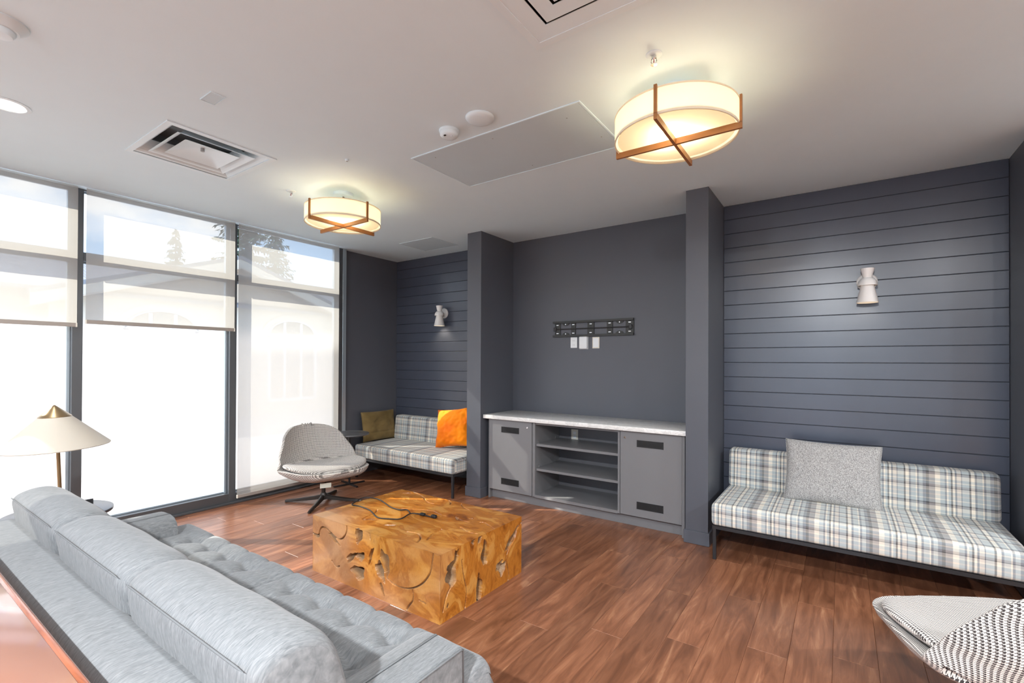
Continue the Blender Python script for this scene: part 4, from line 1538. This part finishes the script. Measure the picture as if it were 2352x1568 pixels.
# ================================================================== television bracket and wall plates
br = thing('tv_bracket', 'long black steel television wall bracket in the niche', 'bracket', (-2.15, YB, 1.81))
bx0, bx1, bz0, bz1 = -2.612, -1.697, 1.722, 1.893
bm_ = MAT['blackm']
for z0, z1 in ((bz1 - 0.022, bz1), (bz0, bz0 + 0.022)):
    MB().box(bx0, bx1, YB - 0.030, YB, z0, z1).build('rail', bm_, br)
for x0, x1 in ((bx0 + 0.016, bx0 + 0.085), (bx0 + 0.215, bx0 + 0.270), (bx0 + 0.408, bx0 + 0.485), (bx0 + 0.628, bx0 + 0.690), (bx1 - 0.085, bx1)):
    p = MB().rbox(x0, x1, YB - 0.010, YB, bz0 + 0.022, bz1 - 0.022, 0.002, 1).build('plate', bm_, br)
    for zz in (bz0 + 0.040, bz1 - 0.040):
        MB().rbox((x0 + x1) / 2 - 0.014, (x0 + x1) / 2 + 0.014, YB - 0.0115, YB - 0.0098, zz - 0.004, zz + 0.004, 0.0005, 1).build('slot', MAT['chrome'], p)
MB().cyl((bx0 + 0.01, YB - 0.016, 1.8075), (bx1 - 0.01, YB - 0.016, 1.8075), 0.006, n=12).build('rod', MAT['black'], br, smooth=True, angle=40)
for xx in (bx0 + 0.150, bx1 - 0.150):
    for zz, a0 in ((bz1 - 0.022, PI), (bz0 + 0.022, 0)):
        pts = [(xx + 0.040 * math.cos(a0 + PI * i / 14), zz + 0.028 * math.sin(a0 + PI * i / 14)) for i in range(15)]
        lug = MB().prism(pts, lambda x, z: (x, YB - 0.010, z), lambda x, z: (x, YB - 0.001, z)).build('lug', bm_, br)
        MB().cyl((xx, YB - 0.0125, zz + (0.012 if a0 == 0 else -0.012)), (xx, YB - 0.0095, zz + (0.012 if a0 == 0 else -0.012)), 0.006, n=12).build('bolt', MAT['chrome'], lug)
for xx in (bx0 + 0.020, bx1 - 0.032):
    MB().rbox(xx - 0.016, xx + 0.016, YB - 0.022, YB - 0.010, 1.785, 1.830, 0.003, 1).build('end_stop', MAT['black'], br)

WPG = 'wall plates under the television bracket'
o = thing('outlet_plate', 'white duplex outlet plate under the television bracket', 'outlet', (-2.365, YB, 1.65), group=WPG)
MB().rbox(-2.404, -2.326, YB - 0.006, YB, 1.603, 1.718, 0.002, 1).build('plate', MAT['white'], o)
for z in (1.632, 1.678):
    f_ = MB().rbox(-2.381, -2.349, YB - 0.0078, YB - 0.006, z - 0.012, z + 0.014, 0.001, 1).build('socket', MAT['white'], o)
    for dx in (-0.007, 0.007):
        MB().box(-2.365 + dx - 0.001, -2.365 + dx + 0.001, YB - 0.0083, YB - 0.0077, z - 0.003, z + 0.007).build('slot', MAT['grille'], f_)
o = thing('junction_box', 'raised white rounded box between the two plates under the bracket', 'junction box', (-2.247, YB, 1.65), group=WPG)
MB().rbox(-2.293, -2.199, YB - 0.032, YB, 1.590, 1.722, 0.010, 3).build('cover', MAT['white'], o, smooth=True, angle=40)
MB().rbox(-2.296, -2.196, YB - 0.006, YB, 1.587, 1.725, 0.002, 1).build('flange', MAT['white'], o)
o = thing('blank_plate', 'ivory blank wall plate under the television bracket', 'wall plate', (-2.108, YB, 1.65), group=WPG)
MB().rbox(-2.148, -2.068, YB - 0.006, YB, 1.595, 1.714, 0.002, 1).build('plate', MAT['ivory'], o)
MB().rbox(-2.138, -2.078, YB - 0.0072, YB - 0.006, 1.607, 1.702, 0.0005, 1).build('insert', MAT['white'], o)


# ================================================================== wall sconces
def sconce(x, label, power):
    t = thing('wall_sconce', label, 'wall lamp', (x, YB - 0.014, 2.04), group='white double-cone wall sconces')
    M = Matrix.Rotation(PI / 2, 3, 'X')
    MB().lathe([(0.066, 0), (0.066, 0.012), (0.062, 0.016), (0.001, 0.017)], (x, YB - 0.014, 2.075), 40, M=M).build('wall_plate', MAT['sconce'], t, smooth=True, angle=40)
    yc = YB - 0.014 - 0.095
    MB().cyl((x, YB - 0.025, 2.075), (x, yc + 0.02, 2.062), 0.010, n=14).build('arm', MAT['sconce'], t, smooth=True, angle=40)
    MB().lathe([(0.026, 2.088), (0.044, 2.165), (0.042, 2.165), (0.024, 2.088)], (x, yc, 0), 40, cap=False).build('top_cone', MAT['sconce'], t, smooth=True, angle=40)
    MB().lathe([(0.022, 2.098), (0.038, 2.092), (0.056, 2.070), (0.062, 2.044), (0.062, 2.036), (0.058, 2.036), (0.054, 2.060), (0.030, 2.085)], (x, yc, 0), 40, cap=False).build('collar', MAT['sconce'], t, smooth=True, angle=40)
    MB().lathe([(0.036, 2.060), (0.069, 1.908), (0.067, 1.908), (0.034, 2.058)], (x, yc, 0), 44, cap=False).build('bottom_cone', MAT['sconce'], t, smooth=True, angle=40)
    MB().lathe([(0.001, 1.955), (0.020, 1.960), (0.026, 1.985), (0.016, 2.020), (0.012, 2.045)], (x, yc, 0), 24).build('bulb', MAT['bulb'], t, smooth=True)
    ld = bpy.data.lights.new('sconce_light', 'SPOT')
    ld.energy = power
    ld.spot_size = math.radians(120)
    ld.spot_blend = 0.6
    ld.color = (1.0, 0.80, 0.55)
    ld.shadow_soft_size = 0.03
    lo = bpy.data.objects.new('sconce_light', ld)
    COL.objects.link(lo)
    lo.parent = t
    lo.location = Vector((x, yc, 1.945)) - Vector((x, YB - 0.014, 2.04))
    return t


MAT['bulb'] = emit('warm_bulb', (1.0, 0.78, 0.5, 1), 3.0)
sconce(-4.235, 'white double-cone wall sconce above the orange pillow', 3.0)
sconce(0.160, 'white double-cone wall sconce above the grey pillow', 0.8)


# ================================================================== drum ceiling lights
def drum(x, y, label):
    t = thing('ceiling_light', label, 'ceiling light', (x, y, ZC), group='linen drum ceiling lights')
    r = 0.300
    zb, zt = 2.592, 2.712
    MB().lathe([(0.075, ZC - 0.028), (0.080, ZC - 0.024), (0.080, ZC)], (x, y, 0), 40).build('canopy', MAT['ventw'], t, smooth=True, angle=40)
    MB().cyl((x, y, zb + 0.02), (x, y, ZC - 0.02), 0.008, n=12).build('stem', MAT['brass'], t, smooth=True)
    MB().lathe([(0.001, 2.716), (0.135, 2.716), (0.135, 2.712), (0.001, 2.712)], (x, y, 0), 56, cap=False).build('reflector_pan', MAT['ventw'], t, smooth=True, angle=40)
    s = MB().lathe([(r, zb), (r, zt)], (x, y, 0), 96, cap=False).build('shade', MAT['drum'], t, smooth=True, normals=False)
    for zz in (zb, zt):
        MB().lathe([(r - 0.004, zz - 0.004), (r + 0.0015, zz - 0.004), (r + 0.0015, zz + 0.004), (r - 0.004, zz + 0.004), (r - 0.004, zz - 0.004)], (x, y, 0), 96, cap=False).build('rim', MAT['rimc'], s, smooth=True, angle=40)
    MB().lathe([(0.001, zb + 0.012), (0.284, zb + 0.012)], (x, y, 0), 96, cap=False).build('diffuser', MAT['diffuser'], t, smooth=True, normals=False)
    w, h = 0.0075, 0.020
    zc0 = 2.562
    for k in range(2):
        d = (1, 0) if k == 0 else (0, 1)
        L = r + 0.014
        if k == 0: MB().box(x - L, x + L, y - w, y + w, zc0, zc0 + 0.030).build('wood_bar', MAT['lampwood'], t)
        else: MB().box(x - w, x + w, y - L, y + L, zc0 - 0.0004, zc0 + 0.0296).build('wood_bar', MAT['lampwood'], t)
        for s_ in (-1, 1):
            if k == 0:
                xa = x + s_ * (r + 0.003) if s_ > 0 else x - r - 0.014
                MB().box(xa, xa + 0.011, y - w, y + w, zc0 + 0.028, zt + 0.010).build('wood_post', MAT['lampwood'], t)
            else:
                ya = y + (r + 0.003) if s_ > 0 else y - r - 0.014
                MB().box(x - w, x + w, ya, ya + 0.011, zc0 + 0.028, zt + 0.010).build('wood_post', MAT['lampwood'], t)
    for k in range(3):
        a = 2 * PI * k / 3 + 0.4
        MB().lathe([(0.010, 2.650), (0.024, 2.660), (0.028, 2.680), (0.018, 2.705), (0.012, 2.725)], (x + 0.09 * math.cos(a), y + 0.09 * math.sin(a), 0), 16).build('bulb', MAT['bulb'], t, smooth=True)
        ld = bpy.data.lights.new('drum_light', 'POINT')
        ld.energy = DRUM_W
        ld.color = (1.0, 0.80, 0.54)
        ld.shadow_soft_size = 0.035
        lo = bpy.data.objects.new('drum_light', ld)
        COL.objects.link(lo)
        lo.parent = t
        lo.location = Vector((0.09 * math.cos(a), 0.09 * math.sin(a), 2.640 - ZC))
    return t


DRUM_W = 1.7
drum(-0.700, 2.462, 'linen drum ceiling light with walnut cross bars beside the access panel')
drum(-3.415, 2.448, 'linen drum ceiling light with walnut cross bars near the windows')


# ================================================================== ceiling fittings
def square_ring(m, cx, cy, a0, z0, a1, z1, th=0.003, bx=1.0, by=1.0):
    """sloped square louver: outer half size a0 at z0 rising to a1 at z1"""
    def corners(a, z): return [(cx - a * bx, cy - a * by, z), (cx + a * bx, cy - a * by, z), (cx + a * bx, cy + a * by, z), (cx - a * bx, cy + a * by, z)]
    vs = corners(a0, z0) + corners(a1, z1) + corners(a0, z0 + th) + corners(a1, z1 + th)
    fs = []
    for i in range(4):
        j = (i + 1) % 4
        fs += [(i, j, 4 + j, 4 + i), (8 + i, 12 + i, 12 + j, 8 + j), (i, 8 + i, 8 + j, j), (4 + i, 4 + j, 12 + j, 12 + i)]
    m.add(vs, fs)


def diffuser(V, label, flat):
    cx, cy = (V[0] + V[1]) / 2, (V[2] + V[3]) / 2
    t = thing('air_diffuser', label, 'vent', (cx, cy, ZC), group='square ceiling air diffusers')
    hx, hy = (V[1] - V[0]) / 2, (V[3] - V[2]) / 2
    fr = MB()
    b_ = 0.030
    for (a, b, c, d) in rect_holes(V[0] - 0.004, V[1] + 0.004, V[2] - 0.004, V[3] + 0.004, [(V[0] + b_, V[1] - b_, V[2] + b_, V[3] - b_)]):
        fr.box(a, b, c, d, ZC - 0.006, ZC)
    fr.build('frame', MAT['ventw'], t)
    bxm = MB()
    zt = ZC + 0.17
    bxm.box(V[0], V[1], V[2], V[3], zt, zt + 0.004)
    for (a, b, c, d) in ((V[0], V[0] + 0.004, V[2], V[3]), (V[1] - 0.004, V[1], V[2], V[3]), (V[0], V[1], V[2], V[2] + 0.004), (V[0], V[1], V[3] - 0.004, V[3])):
        bxm.box(a, b, c, d, ZC - 0.001, zt)
    bxm.build('plenum', MAT['ductd'] if flat else MAT['duct'], t)
    if flat:
        seq = [(0.304, ZC - 0.004, 0.226, ZC - 0.001), (0.211, ZC - 0.006, 0.146, ZC - 0.003)]
        cp = 0.130
    else:
        seq = [(0.300, ZC - 0.002, 0.225, ZC + 0.075), (0.232, ZC - 0.004, 0.160, ZC + 0.060)]
        cp = 0.165
    for a0, z0, a1, z1 in seq:
        m = MB()
        steps = 6
        for k in range(steps):
            f0, f1 = k / steps, (k + 1) / steps
            g = lambda f: f ** 1.6
            square_ring(m, cx, cy, a0 + (a1 - a0) * f0, z0 + (z1 - z0) * g(f0), a0 + (a1 - a0) * f1, z0 + (z1 - z0) * g(f1))
        m.build('louver', MAT['ventw'], t)
    m = MB()

    def cone(u, v):
        x, y = -1 + 2 * u, -1 + 2 * v
        rr = max(abs(x), abs(y))
        return Vector((cx + x * cp, cy + y * cp, ZC - 0.004 + 0.045 * (1 - rr ** 2.0) if not flat else ZC - 0.006))
    m.grid(cone, 20, 20)
    m.build('center_plate', MAT['ventw'], t, smooth=True)
    if not flat:
        MB().cyl((cx, cy, zt - 0.005), (cx, cy, zt + 0.001), 0.12, n=32).build('duct_mouth', MAT['grille'], t)
        MB().cyl((cx, cy, ZC + 0.020), (cx, cy, ZC + 0.045), 0.012, n=14).build('center_bolt', MAT['duct'], t)
    return t


diffuser(V1, 'white square curved-louver ceiling diffuser near the windows', False)
diffuser(V2, 'white square flat-plate ceiling diffuser near the sprinkler and drum light', True)


def panel(name, x0, x1, y0, y1, label, cat, border, dz=0.006):
    t = thing(name, label, cat, ((x0 + x1) / 2, (y0 + y1) / 2, ZC))
    MB().rbox(x0 + border, x1 - border, y0 + border, y1 - border, ZC - dz * 0.6, ZC, 0.001, 1).build('panel', MAT['panelc'], t)
    f = MB()
    for (a, b, c, d) in rect_holes(x0, x1, y0, y1, [(x0 + border * 0.7, x1 - border * 0.7, y0 + border * 0.7, y1 - border * 0.7)]):
        f.box(a, b, c, d, ZC - dz, ZC)
    f.build('frame', MAT['ceiling'], t)
    return t


pa = panel('access_panel', -2.432, -1.150, 2.278, 2.912, 'large flush rectangular access panel in the ceiling', 'access panel', 0.012)
for (x, y) in ((-1.29, 2.40), (-1.79, 2.36), (-2.28, 2.36), (-1.22, 2.72), (-1.8, 2.84)):
    MB().cyl((x, y, ZC - 0.0050), (x, y, ZC - 0.0030), 0.004, n=10).build('screw', MAT['duct'], pa)
panel('return_grille', -4.312, -3.775, 3.858, 4.312, 'grey square return panel in the alcove ceiling', 'vent', 0.010, 0.004)
panel('cover_plate', -2.815, -2.685, 1.125, 1.198, 'small blank square cover plate on the ceiling', 'cover plate', 0.004, 0.004)

d = thing('ceiling_disc', 'plain round white cover disc beside the access panel', 'cover plate', (-1.700, 2.120, ZC))
MB().lathe([(0.082, ZC), (0.082, ZC - 0.006), (0.074, ZC - 0.016), (0.055, ZC - 0.021), (0.001, ZC - 0.022)], (-1.700, 2.120, 0), 56).build('cover', MAT['ventw'], d, smooth=True, angle=50)

d = thing('smoke_detector', 'small white smoke detector beside the access panel', 'smoke detector', (-1.950, 2.135, ZC))
MB().lathe([(0.060, ZC), (0.060, ZC - 0.010), (0.057, ZC - 0.014)], (-1.950, 2.135, 0), 48).build('base', MAT['ventw'], d, smooth=True, angle=40)
MB().lathe([(0.056, ZC - 0.0142), (0.055, ZC - 0.030), (0.046, ZC - 0.040), (0.026, ZC - 0.043), (0.001, ZC - 0.043)], (-1.950, 2.135, 0), 48).build('chamber', MAT['ventw'], d, smooth=True, angle=40)
MB().rbox(-1.958, -1.944, 2.094, 2.104, ZC - 0.046, ZC - 0.040, 0.001, 1).build('slot', MAT['grille'], d)
MB().cyl((-1.925, 2.13, ZC - 0.045), (-1.925, 2.13, ZC - 0.042), 0.007, n=14).build('test_button', MAT['ventw'], d)


def sprinkler(x, y, label):
    t = thing('sprinkler', label, 'sprinkler', (x, y, ZC), group='ceiling fire sprinklers')
    MB().lathe([(0.036, ZC), (0.036, ZC - 0.002), (0.030, ZC - 0.006), (0.020, ZC - 0.007)], (x, y, 0), 32).build('escutcheon', MAT['ventw'], t, smooth=True, angle=40)
    MB().lathe([(0.011, ZC - 0.006), (0.011, ZC - 0.020), (0.007, ZC - 0.024)], (x, y, 0), 16).build('body', MAT['chrome'], t, smooth=True, angle=40)
    fr = MB()
    for s_ in (-1, 1):
        fr.tube([(x + s_ * 0.010, y, ZC - 0.018), (x + s_ * 0.013, y, ZC - 0.032), (x + s_ * 0.004, y, ZC - 0.046)], 0.0022, 6)
    fr.build('yoke', MAT['chrome'], t, smooth=True)
    MB().cyl((x, y, ZC - 0.024), (x, y, ZC - 0.044), 0.0022, n=8).build('bulb', plain('red_glass_bulb', (0.35, 0.05, 0.08, 1), 0.2), t)
    MB().lathe([(0.014, ZC - 0.046), (0.014, ZC - 0.0475), (0.002, ZC - 0.049)], (x, y, 0), 20).build('deflector', MAT['chrome'], t, smooth=True, angle=40)


sprinkler(-0.700, 2.130, 'white fire sprinkler head above the drum light by the access panel')
sprinkler(-3.715, 2.165, 'fire sprinkler head beside the drum light near the windows')
d = thing('sensor', 'tiny round sensor stud on the bare ceiling', 'sensor', (-2.815, 2.044, ZC))
MB().lathe([(0.012, ZC), (0.012, ZC - 0.008), (0.008, ZC - 0.012), (0.001, ZC - 0.012)], (-2.815, 2.044, 0), 20).build('stud', MAT['ventw'], d, smooth=True, angle=40)
MB().cyl((-2.815, 2.044, ZC - 0.0135), (-2.815, 2.044, ZC - 0.0118), 0.004, n=12).build('lens', MAT['grille'], d)

ax_, ay_ = -2.86, 0.40
d = thing('alarm_strobe', 'round white ceiling alarm strobe with a domed lens', 'alarm', (ax_, ay_, ZC))
MB().lathe([(0.086, ZC), (0.086, ZC - 0.006), (0.080, ZC - 0.012), (0.060, ZC - 0.030), (0.056, ZC - 0.034)], (ax_, ay_, 0), 56).build('base', MAT['ventw'], d, smooth=True, angle=40)
MB().lathe([(0.046, ZC - 0.0342), (0.046, ZC - 0.044), (0.036, ZC - 0.056), (0.001, ZC - 0.060)], (ax_, ay_, 0), 40).build('lens', MAT['ventw'], d, smooth=True, angle=40)


def downlight(x, y, power, label):
    t = thing('downlight', label, 'ceiling light', (x, y, ZC), group='recessed ceiling downlights')
    MB().lathe([(0.098, ZC), (0.098, ZC - 0.003), (0.080, ZC - 0.006), (0.074, ZC - 0.002)], (x, y, 0), 56, cap=False).build('trim_ring', MAT['ventw'], t, smooth=True, angle=40)
    MB().lathe([(0.001, ZC - 0.0015), (0.076, ZC - 0.0015)], (x, y, 0), 48, cap=False).build('lens', MAT['led'], t, normals=False)
    ld = bpy.data.lights.new('downlight_lamp', 'AREA')
    ld.shape = 'DISK'
    ld.size = 0.14
    ld.energy = power
    ld.color = (0.94, 0.97, 1.0)
    lo = bpy.data.objects.new('downlight_lamp', ld)
    COL.objects.link(lo)
    lo.parent = t
    lo.location = (0, 0, -0.012)
    return t


downlight(-3.757, 0.551, 6.0, 'lit round recessed downlight by the windows over the cone lamp')
for (x, y, p) in ((-2.15, 0.55, 4), (-0.55, 0.55, 8), (1.05, 0.55, 22), (2.65, 0.55, 50), (-3.757, -1.6, 35), (-1.95, -1.6, 12), (-0.12, -1.6, 200), (1.7, -1.6, 20), (2.65, 2.9, 50)):  # unseen lamps, added for fill light and the board-wall highlight
    downlight(x, y, p, 'unseen round downlight added for fill light over the rear part of the room')
